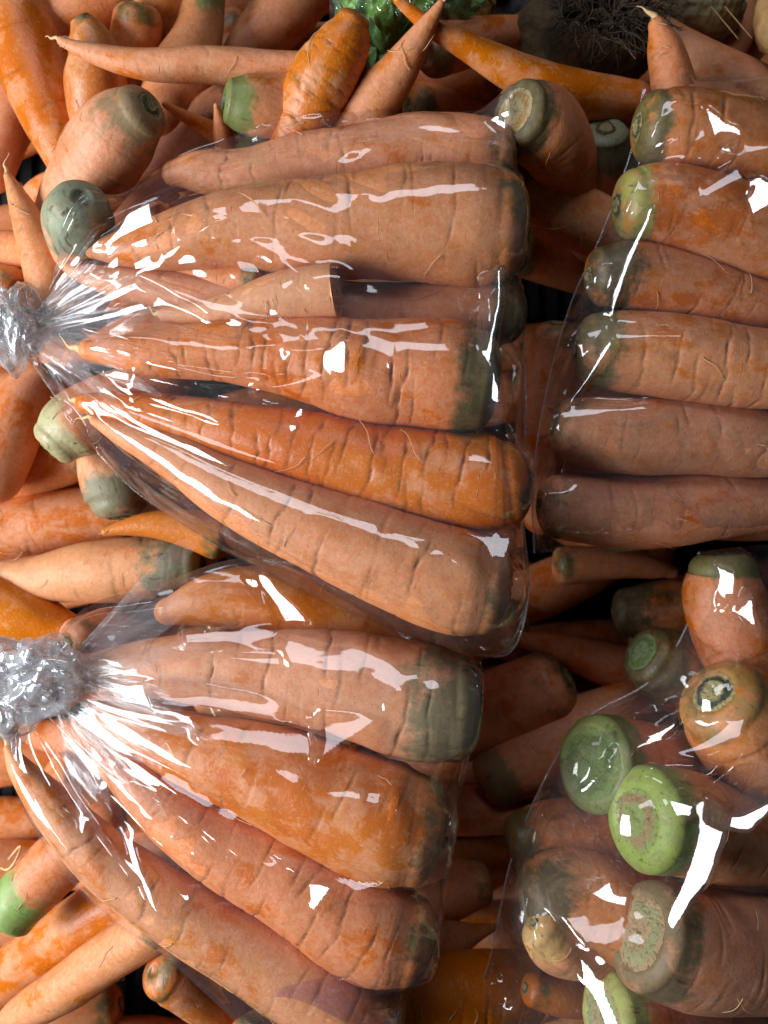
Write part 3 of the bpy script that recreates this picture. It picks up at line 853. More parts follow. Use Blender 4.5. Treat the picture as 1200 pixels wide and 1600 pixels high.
def to_world(P):
    P = np.asarray(P, float)
    x, y = unproj(P[:, 0], P[:, 1], P[:, 2])
    return np.stack([x, y, P[:, 2]], 1)


def spline_edge(P, n):
    return to_world(poly_resample(catmull(P, 200) if len(P) > 2 else np.array(P, float), n))


def fbm2(R, a, b, f0, octaves=4):
    out = np.zeros_like(a)
    for o in range(octaves):
        for q in range(5):
            an = R.uniform(0, 6.28); f = f0 * 2 ** o * R.uniform(0.7, 1.4)
            out += np.sin(f * (a * math.cos(an) + b * math.sin(an)) + R.uniform(0, 6.28)) / (5 ** 0.5 * 1.7 ** o)
    return out


def tri(x):
    return 2 * np.abs(2 * (x - np.floor(x + 0.5))) - 1


def relax_film(X, Hobs, pin, slack_s, slack_t, iters, seed, grav=0.00002, bend=0.35):
    """position-based relaxation of a nearly inextensible sheet lying on a height field"""
    ns, nt = X.shape[:2]
    ls = np.linalg.norm(np.diff(X, axis=0), axis=2) * (1 + 0.5 * (slack_s[1:] + slack_s[:-1]))
    lt = np.linalg.norm(np.diff(X, axis=1), axis=2) * (1 + 0.5 * (slack_t[:, 1:] + slack_t[:, :-1]))
    av = 0.25 * (slack_s + slack_t)
    ld1 = np.linalg.norm(X[1:, 1:] - X[:-1, :-1], axis=2) * (1 + av[1:, 1:] * 1.0)
    ld2 = np.linalg.norm(X[1:, :-1] - X[:-1, 1:], axis=2) * (1 + av[1:, 1:] * 1.0)
    W = np.where(pin, 0.0, 1.0)

    def solve(A, B, WA, WB, L, k, only_stretch=False):
        D = B - A
        d = np.sqrt((D * D).sum(-1)) + 1e-9
        c = (d - L) / d
        if only_stretch:
            c = np.maximum(c, 0)
        c = c * k / np.maximum(WA + WB, 1e-6)
        A += D * (c * WA)[..., None]
        B -= D * (c * WB)[..., None]

    for it in range(iters):
        X[..., 2] -= grav * W
        for o in (0, 1):
            e = (ns - o) // 2 * 2 + o
            solve(X[o:e:2], X[o + 1:e:2], W[o:e:2], W[o + 1:e:2], ls[o:e - 1:2], 1.0)
            e = (nt - o) // 2 * 2 + o
            solve(X[:, o:e:2], X[:, o + 1:e:2], W[:, o:e:2], W[:, o + 1:e:2], lt[:, o:e - 1:2], 1.0)
        for o in (0, 1):
            e = (ns - o) // 2 * 2 + o
            solve(X[o:e:2, :-1], X[o + 1:e:2, 1:], W[o:e:2, :-1], W[o + 1:e:2, 1:], ld1[o:e - 1:2], 0.25)
            solve(X[o:e:2, 1:], X[o + 1:e:2, :-1], W[o:e:2, 1:], W[o + 1:e:2, :-1], ld2[o:e - 1:2], 0.25)
        if bend:
            # bending: pull towards the mean of the neighbours two steps apart
            lap = np.zeros_like(X)
            lap[1:-1] += 0.5 * (X[2:] + X[:-2]) - X[1:-1]
            lap[:, 1:-1] += 0.5 * (X[:, 2:] + X[:, :-2]) - X[:, 1:-1]
            X += lap * (bend * 0.25) * W[..., None]
        h = sample_h(Hobs, X[..., 0], X[..., 1]) + 0.0007
        X[..., 2] = np.where((X[..., 2] < h) & (W > 0), h, X[..., 2])
    return X


def ridge_field(px, py, poly, wd):
    Pp = np.array([[p[0], p[1]] for p in poly], float)
    best = np.full(px.shape, 1e9); fade = np.ones(px.shape)
    tot = len(Pp) - 1
    for k in range(tot):
        a, b = Pp[k], Pp[k + 1]
        ab = b - a
        u = np.clip(((px - a[0]) * ab[0] + (py - a[1]) * ab[1]) / (ab @ ab), 0, 1)
        dd = np.hypot(px - a[0] - u * ab[0], py - a[1] - u * ab[1])
        g = (k + u) / tot
        better = dd < best
        best = np.where(better, dd, best); fade = np.where(better, np.minimum(1, 4 * np.minimum(g, 1 - g) + 0.15), fade)
    return np.clip(1 - best / wd, 0, 1) * fade


def lay_facet(X, poly, which, pin, Hobs):
    """a flat taut facet of film between creases, tilted the way light catches it"""
    px = 600 + X[..., 0] * F / (ZC - X[..., 2]); py = 800 - X[..., 1] * F / (ZC - X[..., 2])
    Pp = np.array(poly, float)
    inside = np.zeros(px.shape, bool); dist = np.full(px.shape, 1e9)
    for k in range(len(Pp)):
        a, b = Pp[k], Pp[(k + 1) % len(Pp)]
        cond = ((a[1] > py) != (b[1] > py)) & (px < (b[0] - a[0]) * (py - a[1]) / (b[1] - a[1] + 1e-9) + a[0])
        inside ^= cond
        ab = b - a
        u = np.clip(((px - a[0]) * ab[0] + (py - a[1]) * ab[1]) / (ab @ ab), 0, 1)
        dist = np.minimum(dist, np.hypot(px - a[0] - u * ab[0], py - a[1] - u * ab[1]))
    sd = np.where(inside, dist, -dist)
    wob = 1.2 * np.sin(px / 11.0 + py / 17.0 + Pp[0, 0])
    m = smooth01((sd + wob + 10) / 10) * np.where(pin, 0, 1)
    sel = m > 0.5
    if sel.sum() < 3:
        return
    c = X[sel].mean(0)
    vv = np.array([0, 0, ZC]) - c; vv /= np.linalg.norm(vv)
    lv = np.array(LAMP_L if which == 'L' else LAMP_T) - c; lv /= np.linalg.norm(lv)
    n = vv + lv; n /= np.linalg.norm(n)
    gx, gy = -n[0] / n[2], -n[1] / n[2]
    plane = 0.0004 * np.sin(px / 22.0 + py / 31.0 + Pp[0, 0]) + gx * (X[..., 0] - c[0]) + gy * (X[..., 1] - c[1])
    q2 = (X[..., 0] - c[0]) ** 2 + (X[..., 1] - c[1]) ** 2
    rm = math.sqrt(q2[sel].max()) + 1e-6
    plane = plane - 0.075 * np.minimum(q2, (1.3 * rm) ** 2) / rm
    h = sample_h(Hobs, X[..., 0], X[..., 1]) + 0.0008
    z0 = max(np.quantile((X[..., 2] - plane)[sel], 0.6), np.quantile((h - plane)[sel], 0.97))
    X[..., 2] = X[..., 2] * (1 - m) + np.maximum(z0 + plane, h) * m


def pleat_fan(bag, base, X, K, a0, a1, rmin, rmax, layers, R):
    """film gathered into pleats that run from the tie out over the bag"""
    HF = np.zeros((GNX, GNY))
    ii = np.clip(((X[..., 0] - GX0) / CELL).round().astype(int), 0, GNX - 1); jj = np.clip(((X[..., 1] - GY0) / CELL).round().astype(int), 0, GNY - 1)
    np.maximum.at(HF, (ii, jj), X[..., 2])
    for _ in range(3):
        D = HF.copy()
        for sx_, sy_ in ((1, 0), (-1, 0), (0, 1), (0, -1)):
            D = np.maximum(D, np.roll(HF, (sx_, sy_), (0, 1)))
        HF = np.where(HF > 0, HF, D)
    for l in range(layers):
        nr, na = 70, 170
        t = np.linspace(0, 1, na)[None, :]
        ang = math.radians(a0) + math.radians(a1 - a0) * t
        rag = np.zeros((1, na))
        for q in range(6):
            rag += tri(t * R.uniform(2, 9) + R.uniform(0, 1)) * R.uniform(0.3, 1)
        rag = 0.62 + 0.38 * rag / np.abs(rag).max()
        rr_ = np.linspace(0, 1, nr)[:, None]
        rad = rmin + (rmax * R.uniform(0.75, 1.1) * rag - rmin) * rr_
        bx = K[0] + rad * np.cos(ang); by = K[1] + rad * np.sin(ang)
        x, y = unproj(bx, by, 0.125)
        hz = sample_h(HF, x, y)
        hz = np.maximum(hz, K[2] - 0.004)
        for _ in range(10):
            hz[1:-1, 1:-1] = 0.25 * (hz[2:, 1:-1] + hz[:-2, 1:-1] + hz[1:-1, 2:] + hz[1:-1, :-2])
        pl = np.zeros((nr, na))
        for q in range(5):
            f = R.uniform(3, 11)
            w_ = (t + 0.03 * np.sin(rr_ * R.uniform(1, 4) + R.uniform(0, 6))) * f + R.uniform(0, 1)
            pl += (0.5 * tri(w_) + 0.5 * np.cos(w_ * 6.283)) * R.uniform(0.4, 1) * (6 / f) ** 0.7
        pl = np.maximum(pl / 2.2, -0.3)
        amp = 0.0060 * (rad / 120) ** 0.7 * (1 - 0.8 * rr_ ** 2)
        z = hz + 0.0012 + 0.0006 * l + amp * (pl + 0.2)
        x, y = unproj(bx, by, z)
        new_mesh_obj('pleat', np.stack([x, y, z], -1).reshape(-1, 3) - base, grid_faces(nr, na), M_FAN, bag)


def film_bag(label, top, bottom, far, near, Hobs, H_under, seed, ns=190, nt=190, gather=0.5, slack=0.012, knot=None, ridges=(), ncrease=34, facets=(), fan=None, group='clear bags of carrots'):
    """top, bottom: edges from the near (tied) end to the far end, far/near: the end edges, all (px, py, z)"""
    R = np.random.default_rng(seed)
    Hobs = Hobs.copy()
    for _ in range(2):
        Hb = Hobs.copy()
        Hb[1:-1, 1:-1] = (Hobs[1:-1, 1:-1] * 4 + 2 * (Hobs[2:, 1:-1] + Hobs[:-2, 1:-1] + Hobs[1:-1, 2:] + Hobs[1:-1, :-2]) + Hobs[2:, 2:] + Hobs[2:, :-2] + Hobs[:-2, 2:] + Hobs[:-2, :-2]) / 16
        Hobs = Hb
    Tp = spline_edge(top, ns); Bt = spline_edge(bottom, ns)
    Fr = spline_edge(far, nt); Nr = spline_edge(near, nt)
    s = np.linspace(0, 1, ns)[:, None, None]; t = np.linspace(0, 1, nt)[None, :, None]
    X = (1 - t) * Tp[:, None] + t * Bt[:, None] + (1 - s) * Nr[None] + s * Fr[None] \
        - ((1 - s) * (1 - t) * Tp[0] + s * (1 - t) * Tp[-1] + (1 - s) * t * Bt[0] + s * t * Bt[-1])
    pin = np.zeros((ns, nt), bool)
    pin[0] = pin[-1] = True; pin[:, 0] = pin[:, -1] = True
    perim = X.copy()
    h = sample_h(Hobs, X[..., 0], X[..., 1]) + 0.0008
    inner = ~pin
    z = X[..., 2].copy()
    z = np.where(inner, np.maximum(z, h), z)
    for it in range(1300):
        zz = z.copy()
        zz[1:-1, 1:-1] = 0.25 * (z[2:, 1:-1] + z[:-2, 1:-1] + z[1:-1, 2:] + z[1:-1, :-2])
        z = np.where(inner, np.maximum(zz, h), X[..., 2])
    X[..., 2] = z
    S = s[..., 0] + 0 * t[..., 0]; Tt = t[..., 0] + 0 * s[..., 0]
    # seeds for the folds: radial pleats from the tie, looser random creases further out
    ph = fbm2(R, S * 1.0, Tt * 2.0, 2.0, 2) * 0.06
    pleat = np.zeros_like(S)
    for q in range(7):
        f = R.uniform(5, 15)
        pleat += tri((Tt + ph) * f + R.uniform(0, 1)) * np.exp(-(S / R.uniform(0.25, 0.7)) ** 2) * R.uniform(0.4, 1)
    width = np.linalg.norm(X[:, -1] - X[:, 0], axis=1)
    px = 600 + X[..., 0] * F / (ZC - X[..., 2]); py = 800 - X[..., 1] * F / (ZC - X[..., 2])
    crease = np.zeros_like(S)
    for q in range(ncrease):
        # one-sided folds: a sharp ridge that tapers along its length, steep to the left or the far side
        i0, j0 = int(R.uniform(0.05, 0.95) * (ns - 1)), int(R.uniform(0.06, 0.94) * (nt - 1))
        ax_, ay_ = px[i0, j0], py[i0, j0]
        if R.uniform() < 0.55:      # radiating from the tie
            dx, dy = px[i0, j0] - px[0, nt // 2], py[i0, j0] - py[0, nt // 2]
            an = math.atan2(dy, dx) + R.normal(0, 0.25)
        else:
            an = R.uniform(0, math.pi)
        ln = R.uniform(50, 190); wl, wr = R.uniform(9, 34), R.uniform(5, 20)
        u = (px - ax_) * math.cos(an) + (py - ay_) * math.sin(an)
        v = -(px - ax_) * math.sin(an) + (py - ay_) * math.cos(an)
        v = v + 0.0009 * R.normal(0, 1) * u * u
        tp = np.clip(u / ln, 0, 1)
        prof = np.clip(1 - np.where(v < 0, -v / (wl * (0.3 + 0.7 * tp)), v / (wr * (0.3 + 0.7 * tp))), 0, 1)
        amp = tp * np.clip((ln * 1.25 - u) / (ln * 0.25), 0, 1)
        crease = np.maximum(crease, prof * amp * R.uniform(0.35, 1.0) * (wl + wr) / 40)
    for (poly, lift, wd) in ridges:
        crease = np.maximum(crease, lift / 0.0038 * ridge_field(px, py, poly, wd))
    env = smooth01(S / 0.04) * smooth01((1 - S) / 0.06) * smooth01(Tt / 0.05) * smooth01((1 - Tt) / 0.05)
    X[..., 2] += env * (0.0011 * np.maximum(pleat, -0.3) * (0.35 + gather) + 0.0038 * crease)
    sm = fbm2(R, S * 2, Tt * 6, 3.0, 2) * 0.02
    X[..., 2] += smooth01(Tt / 0.05) * smooth01((1 - Tt) / 0.05) * smooth01((1 - S) / 0.02) * np.exp(-((1 - S) / 0.10) ** 2) * 0.0022 * (tri((Tt + sm) * 13) + 0.7 * tri((Tt - sm) * 21 + 0.3))
    nz = 0.5 + 0.5 * np.tanh(fbm2(R, S, Tt, 5.0, 2) * 1.2)
    st = slack * (0.4 + 1.2 * nz) + gather * 0.16 * np.exp(-(S / 0.22) ** 1.3) * (0.6 + 0.8 * nz)
    ss = slack * 0.5 * (0.3 + 1.2 * (1 - nz)) + 0 * S
    st = st * env; ss = ss * env
    X = relax_film(X, Hobs, pin, ss, st, 110, seed, bend=0.12)
    # fine crinkles in patches
    px = 600 + X[..., 0] * F / (ZC - X[..., 2]); py = 800 - X[..., 1] * F / (ZC - X[..., 2])
    fine = np.zeros_like(S)
    for q in range(5):
        an = R.uniform(0, math.pi); wl = R.uniform(22, 60)
        wv = (px * math.cos(an) + py * math.sin(an)) / wl + 0.35 * np.sin((py * math.cos(an) - px * math.sin(an)) / R.uniform(30, 80)) + R.uniform(0, 1)
        msk = smooth01(fbm2(R, S, Tt, 7.0, 2) * 1.2 - 0.2)
        fine += tri(wv) * msk * wl / 40
    X[..., 2] += 0.00030 * fine * env
    for (poly, which) in facets:
        lay_facet(X, poly, which, pin, Hobs)
    for _ in range(2):
        X[1:-1, 1:-1, 2] += 0.4 * (0.25 * (X[2:, 1:-1, 2] + X[:-2, 1:-1, 2] + X[1:-1, 2:, 2] + X[1:-1, :-2, 2]) - X[1:-1, 1:-1, 2])
    base = np.array([X[..., 0].mean(), X[..., 1].mean(), 0.07])
    bag = empty('plastic_bag', base)
    tag(bag, label, 'plastic bag', group)
    fo = new_mesh_obj('front_film', X.reshape(-1, 3) - base, grid_faces(ns, nt), M_FILM, bag)
    # rear sheet: hangs under the carrots, joined to the front all round
    k = 3
    Y = X[::k, ::k].copy()
    if (ns - 1) % k: Y = np.concatenate([Y, X[-1:, ::k]], 0)
    Y2 = Y
    if (nt - 1) % k:
        last = np.concatenate([X[::k, -1:], X[-1:, -1:]], 0) if (ns - 1) % k else X[::k, -1:]
        Y2 = np.concatenate([Y, last], 1)
    n1, n2 = Y2.shape[:2]
    a = np.linspace(0, 1, n1)[:, None]; b = np.linspace(0, 1, n2)[None, :]
    belly = np.minimum(np.minimum(a, 1 - a), np.minimum(b, 1 - b)) * 2
    under = np.minimum(Y2[..., 2] - 0.001, Y2[..., 2] - 0.001 - 0.055 * smooth01(belly * 4))
    edge = (belly <= 0)
    Y2[..., 2] = np.where(edge, Y2[..., 2] - 0.0003, np.maximum(under, 0.04))
    new_mesh_obj('rear_film', Y2.reshape(-1, 3) - base, grid_faces(n1, n2)[:, ::-1], M_BACK, bag)
    # sealed seam at the far end
    sv, sf = tube(X[-1] - base, np.full(nt, 0.0005), 6)
    new_mesh_obj('sealed_seam', sv, sf, M_KNOT, bag)
    if fan:
        pleat_fan(bag, base, X, *fan, R)
    if knot:
        for q, (kx, ky, kz, rx, ry, rz, cnt) in enumerate(knot):
            kb = None
            for layer in range(cnt):
                n1, n2 = 80, 150
                th = np.linspace(0.05, math.pi - 0.05, n1)[:, None] + np.zeros((n1, n2))
                phi = np.linspace(0, 2 * math.pi, n2, endpoint=False)[None, :] + np.zeros((n1, n2))
                D = np.stack([np.cos(th), np.sin(th) * np.cos(phi), np.sin(th) * np.sin(phi)], -1)
                ax_c = np.cos(th)                      # runs along the neck
                big_ = np.zeros((n1, n2)); warp = np.zeros((n1, n2))
                for o in range(7):
                    w = R.normal(0, 1, 3); w /= np.linalg.norm(w)
                    big_ += tri((D @ w) * R.uniform(0.6, 1.7) + R.uniform(0, 1)) / 6
                    w = R.normal(0, 1, 3)
                    warp += 0.22 * np.sin((D @ w) * R.uniform(1.5, 3.5) + R.uniform(0, 6))
                tw = phi + 0.25 * ax_c + warp + R.uniform(0, 6)
                fl = 0.55 * tri(tw * 5 / 6.2832) + 0.3 * tri(tw * 9 / 6.2832 + 0.5 * warp + 0.4 * ax_c)
                sc = (1 - 0.18 * layer) * (0.84 + 0.17 * fl * np.sin(th) ** 0.5 + 0.34 * big_)
                kk = (ZC - kz) / F
                c = np.array([*unproj(kx, ky, kz), kz])
                V = c + D * sc[..., None] * np.array([rx * kk, ry * kk, rz])
                o_ = new_mesh_obj('tied_knot' if kb is None else 'crumpled_layer', V.reshape(-1, 3) - base, grid_faces(n1, n2, True), M_KNOT, bag if kb is None else kb, smooth=True)
                if kb is None: kb = o_
    return bag, X


film_bag('clear plastic bag tied at the left holding the middle carrots',
         top=[(50, 490, .108), (75, 455, .108), (110, 405, .106), (165, 345, .104), (240, 265, .10), (310, 228, .098), (430, 200, .098), (560, 185, .098), (680, 176, .098), (794, 172, .098)],
         bottom=[(42, 560, .108), (70, 600, .106), (130, 680, .102), (200, 762, .10), (330, 850, .10), (430, 900, .10), (560, 965, .10), (660, 1008, .10), (722, 1022, .10)],
         far=[(794, 172, .098), (800, 260, .10), (812, 440, .10), (822, 620, .10), (818, 800, .10), (826, 925, .10), (798, 1018, .10), (722, 1022, .10)],
         near=[(50, 490, .108), (42, 560, .108)], Hobs=H_A, H_under=H_LOOSE, seed=3, gather=0.6, slack=0.014, ncrease=22, fan=((40, 512, .108), -56, 62, 22, 250, 3),
         facets=[([(500, 560), (535, 530), (552, 540), (545, 592), (525, 590)], 'L'), ([(570, 518), (612, 532), (614, 572)], 'T'), ([(400, 612), (500, 578), (522, 592), (440, 617)], 'T'),
                 ([(150, 528), (300, 533), (440, 549), (432, 566), (280, 553)], 'T'), ([(225, 438), (340, 474), (425, 492), (330, 492)], 'T'), ([(722, 830), (797, 832), (794, 884), (770, 862)], 'T'),
                 ([(150, 388), (215, 345), (258, 328), (252, 356), (190, 372)], 'L'), ([(762, 440), (776, 440), (772, 560), (788, 650), (770, 630), (758, 540)], 'L')],
         ridges=[([(130, 520), (300, 535), (450, 552), (560, 545)], .005, 30), ([(200, 560), (330, 590), (480, 600), (548, 560)], .004, 22), ([(230, 440), (330, 480), (420, 500)], .004, 20),
                 ([(772, 330), (768, 560), (776, 640), (800, 690)], .0035, 16), ([(725, 830), (790, 838), (795, 880)], .004, 34), ([(290, 240), (340, 300), (250, 320)], .004, 18), ([(650, 215), (700, 235), (760, 262)], .003, 14)],
         knot=[(26, 512, .106, 56, 74, .022, 4)])
film_bag('clear plastic bag with a big crumpled knot at the lower left',
         top=[(90, 1030, .112), (95, 985, .112), (150, 940, .106), (230, 920, .10), (390, 872, .096), (560, 930, .094), (680, 985, .094), (752, 1035, .094)],
         bottom=[(30, 1130, .112), (12, 1160, .108), (20, 1230, .10), (70, 1330, .096), (160, 1430, .094), (260, 1500, .094), (350, 1580, .094), (420, 1650, .094), (560, 1690, .09)],
         far=[(752, 1035, .094), (742, 1120, .096), (728, 1200, .096), (705, 1290, .096), (692, 1400, .096), (668, 1500, .096), (610, 1600, .094), (560, 1690, .09)],
         near=[(90, 1030, .112), (80, 1090, .112), (30, 1130, .112)], Hobs=H_B, H_under=H_LOOSE, seed=5, gather=0.9, slack=0.018, ncrease=22, fan=((75, 1065, .114), -48, 78, 40, 320, 3),
         facets=[([(440, 1012), (555, 1003), (600, 1028), (634, 1060), (628, 1084), (575, 1060), (500, 1047), (455, 1037)], 'T'), ([(300, 1126), (480, 1148), (490, 1187), (400, 1168), (310, 1152)], 'T'),
                 ([(500, 1118), (605, 1122), (560, 1152), (493, 1188), (506, 1150)], 'T'), ([(236, 1072), (360, 1084), (494, 1114), (482, 1132), (350, 1110), (248, 1096)], 'T'), ([(290, 983), (445, 983), (430, 1004), (290, 1007)], 'T'),
                 ([(478, 1383), (524, 1385), (490, 1424)], 'L'), ([(250, 1392), (266, 1424), (246, 1410), (172, 1298), (190, 1295)], 'L'), ([(470, 1362), (612, 1378), (560, 1392), (420, 1338)], 'T'), ([(400, 890), (420, 895), (490, 972), (440, 975)], 'L')],
         ridges=[([(270, 985), (450, 995), (560, 1010), (640, 1062)], .006, 40), ([(560, 1060), (640, 1085)], .003, 14), ([(230, 1090), (380, 1115), (500, 1150), (605, 1128)], .007, 40), ([(600, 1060), (605, 1128)], .003, 14),
                 ([(190, 1180), (330, 1270), (480, 1350), (620, 1386)], .005, 26), ([(90, 1180), (170, 1300), (255, 1410)], .006, 22), ([(300, 1290), (480, 1400), (520, 1360)], .004, 22), ([(390, 880), (420, 930), (470, 985)], .005, 22)],
         knot=[(70, 1058, .114, 78, 74, .022, 3), (10, 1078, .112, 60, 80, .022, 2)])
film_bag('clear plastic bag over the six right-hand carrots',
         top=[(1420, 60, .09), (1300, 90, .09), (1180, 118, .092), (1080, 122, .092), (1005, 140, .092)],
         bottom=[(1420, 780, .09), (1300, 805, .09), (1200, 828, .09), (1100, 847, .09), (970, 862, .088), (835, 864, .085)],
         far=[(1005, 140, .092), (985, 240, .092), (938, 370, .092), (890, 480, .09), (852, 620, .088), (832, 760, .086), (835, 864, .085)],
         near=[(1420, 60, .09), (1420, 400, .10), (1420, 780, .09)], Hobs=H_C, H_under=H_LOOSE, seed=8, gather=0.0, slack=0.012,
         facets=[([(1103, 168), (1140, 203), (1152, 226), (1120, 237)], 'L'), ([(1125, 220), (1230, 238), (1230, 254), (1130, 234)], 'T'), ([(1090, 300), (1145, 264), (1162, 290), (1100, 312)], 'T'), ([(1173, 283), (1198, 300), (1192, 332), (1170, 337)], 'L'),
                 ([(955, 518), (1062, 526), (1066, 536), (960, 532)], 'T'), ([(885, 636), (1020, 634), (1010, 648), (890, 652)], 'T'), ([(996, 340), (1006, 340), (955, 495), (940, 500)], 'L'), ([(935, 548), (950, 530), (955, 545), (890, 632), (880, 636)], 'L')],
         ridges=[([(1003, 335), (985, 380), (945, 505), (952, 524), (938, 550), (880, 640)], 0.0030, 16), ([(952, 524), (1062, 532)], 0.003, 16), ([(884, 645), (1030, 640)], 0.003, 16), ([(1105, 170), (1130, 228), (1210, 245)], .004, 24), ([(1095, 305), (1150, 275), (1180, 300), (1170, 335)], .004, 22)])
film_bag('clear plastic bag with bright creases at the lower right',
         top=[(1420, 830, .08), (1300, 845, .08), (1200, 850, .08), (1092, 862, .08)],
         bottom=[(1420, 1700, .08), (1200, 1690, .08), (1000, 1680, .08), (850, 1640, .08), (742, 1572, .08)],
         far=[(1092, 862, .08), (1080, 960, .08), (1020, 1060, .078), (920, 1120, .078), (860, 1200, .078), (800, 1340, .078), (770, 1480, .078), (742, 1572, .08)],
         near=[(1420, 830, .08), (1420, 1250, .10), (1420, 1700, .08)], Hobs=H_D, H_under=H_LOOSE, seed=12, gather=0.0, slack=0.016,
         facets=[([(1112, 880), (1142, 890), (1142, 928), (1108, 917)], 'L'), ([(1143, 957), (1166, 928), (1184, 988), (1160, 967)], 'L'), ([(1038, 1098), (1052, 1125), (1012, 1188), (998, 1188)], 'L'), ([(1020, 1182), (1167, 1118), (1152, 1152), (1080, 1174)], 'T'),
                 ([(1038, 1243), (1120, 1238), (1172, 1178), (1132, 1272), (1050, 1274)], 'L'), ([(1098, 1268), (1130, 1262), (1098, 1372), (1052, 1454), (1040, 1442), (1073, 1370)], 'L'), ([(848, 1393), (905, 1403), (1018, 1465), (1005, 1484), (900, 1454)], 'T'),
                 ([(903, 1498), (928, 1518), (976, 1604), (943, 1604)], 'L')],
         ridges=[([(1200, 1170), (1110, 1290), (1085, 1370), (1045, 1452)], 0.008, 42), ([(1090, 950), (1150, 970), (1160, 1070)], 0.003, 14),
                 ([(1040, 1100), (1000, 1185), (1100, 1195), (1190, 1160)], 0.007, 34), ([(850, 1395), (930, 1440), (1040, 1470)], 0.007, 36), ([(905, 1500), (940, 1560), (960, 1600)], 0.006, 28),
                 ([(745, 1570), (830, 1420), (850, 1580)], 0.004, 16)])

# ------------------------------------------------------------------ other vegetables along the top edge
def lumpy(cx, cy, zc, rx, ry, rz, seed, n1=70, n2=90, amp=0.07, rough=0.012):
    R = np.random.default_rng(seed)
    th = np.linspace(0.001, math.pi - 0.001, n1)[:, None]; ph = np.linspace(0, 2 * math.pi, n2, endpoint=False)[None, :]
    D = np.stack([np.sin(th) * np.cos(ph), np.sin(th) * np.sin(ph), np.cos(th) + 0 * ph], -1)
    r = np.ones(D.shape[:2])
    for o in range(14):
        w = R.normal(0, 1, 3)
        f = R.uniform(1, 3.5)
        r += amp * np.sin((D @ w) * f + R.uniform(0, 6)) / 3
    for o in range(20):
        w = R.normal(0, 1, 3)
        r += rough * np.sin((D @ w) * R.uniform(8, 22) + R.uniform(0, 6)) / 2
    k = (ZC - zc) / F
    x, y = unproj(cx, cy, zc)
    V = np.array([x, y, zc]) + D * r[..., None] * np.array([rx * k, ry * k, rz])
    return V.reshape(-1, 3), grid_faces(n1, n2, True)


M_CEL = simple_mat('celeriac_skin', (0.15, 0.095, 0.045), (0.06, 0.04, 0.02), 60, 0.8, 0.9, 0.004)
M_TUFT = simple_mat('dry_root_fibre', (0.075, 0.048, 0.026), (0.035, 0.023, 0.013), 200, 0.85, 0.3)
M_PALEVEG = simple_mat('pale_root_skin', (0.34, 0.28, 0.15), (0.16, 0.12, 0.06), 50, 0.6, 0.5, 0.002)


def root_vegetable(label, cx, cy, zc, rx, ry, rz, seed, mat, tuft=None):
    v, f = lumpy(cx, cy, zc, rx, ry, rz, seed)
    base = np.array([*unproj(cx, cy, zc), zc - rz])
    e = empty('root_vegetable', base)
    tag(e, label, 'root vegetable')
    new_mesh_obj('root_body', v - base, f, mat, e)
    R = np.random.default_rng(seed)
    if tuft:
        tx, ty, tz, spread, num = tuft
        vs, fs, off = [], [], 0
        for q in range(num):
            a = R.uniform(0, 6.28); rr = spread * math.sqrt(R.uniform())
            p0 = np.array([*unproj(tx + rr * math.cos(a) * 1.4, ty + rr * math.sin(a) * 0.7, tz), tz - 0.004])
            dirv = np.array([math.cos(a), -math.sin(a) * 0.7, R.uniform(0.1, 0.9)])
            pts = [p0]
            for g in range(9):
                dirv = dirv + R.normal(0, 0.28, 3); dirv /= np.linalg.norm(dirv)
                pts.append(pts[-1] + dirv * 0.0026)
            tv, tf = tube(np.array(pts), np.linspace(0.0005, 0.00012, 10) * R.uniform(0.6, 1.3), 4)
            vs.append(tv); fs.append(tf + off); off += len(tv)
        o = new_mesh_obj('root_fibres', np.concatenate(vs) - base, np.concatenate(fs), M_TUFT, e)
        o['kind'] = 'stuff'
    for q in range(2):
        an = R.uniform(0.5, 1.2); 
        P = []
        for g in range(12):
            P.append(np.array([*unproj(cx + 20 * q - 10 + g * 4, cy + 25 + g * 4 * an, zc), zc + rz * (0.97 - 0.012 * g)]))
        tv, tf = tube(np.array(P), np.full(12, 0.0003), 5)
        new_mesh_obj('rootlet', tv - base, tf, M_ROOT, e)


root_vegetable('large brown root vegetable with a hairy tuft at the top edge', 915, 65, .045, 118, 72, .036, 21, M_CEL, tuft=(955, 8, .086, 50, 420))
root_vegetable('dark pale-topped root vegetable right of the hairy tuft at the top edge', 1095, 25, .05, 62, 50, .026, 23, M_PALEVEG)
M_TANV = simple_mat('tan_root_skin', (0.50, 0.30, 0.12), (0.34, 0.18, 0.07), 90, 0.6, 0.4)
v, f = lumpy(1222, 20, .085, 32, 60, .018, 29, amp=0.15)
base = np.array([*unproj(1222, 20, .085), .067])
o = new_mesh_obj('tan_root', v - base, f, M_TANV); o.location = base
tag(o, 'pale tan knobbly root at the top right corner', 'root vegetable')


def leaf_mat():
    t = NT('green_leaf')
    v = t.n('ShaderNodeTexCoord').outputs['Object']
    info = t.n('ShaderNodeObjectInfo')
    nz = t.noise(v, 120, 4, 0.6)
    col = t.mix(t.ramp(nz, 0.35, 0.65), (0.06, 0.20, 0.025), (0.22, 0.42, 0.06))
    col = t.mix(t.math('MULTIPLY', info.outputs['Random'], 0.75), col, (0.05, 0.105, 0.07))
    b = t.n('ShaderNodeBsdfPrincipled')
    t.link(col, b.inputs['Base Color'])
    b.inputs['Roughness'].default_value = 0.35
    bp = t.n('ShaderNodeBump')
    bp.inputs['Strength'].default_value = 0.6
    bp.inputs['Distance'].default_value = 0.002
    t.link(t.noise(v, 260, 3, 0.6), bp.inputs['Height'])
    t.link(bp.outputs[0], b.inputs['Normal'])
    t.link(b.outputs[0], t.out.inputs[0])
    return t.m


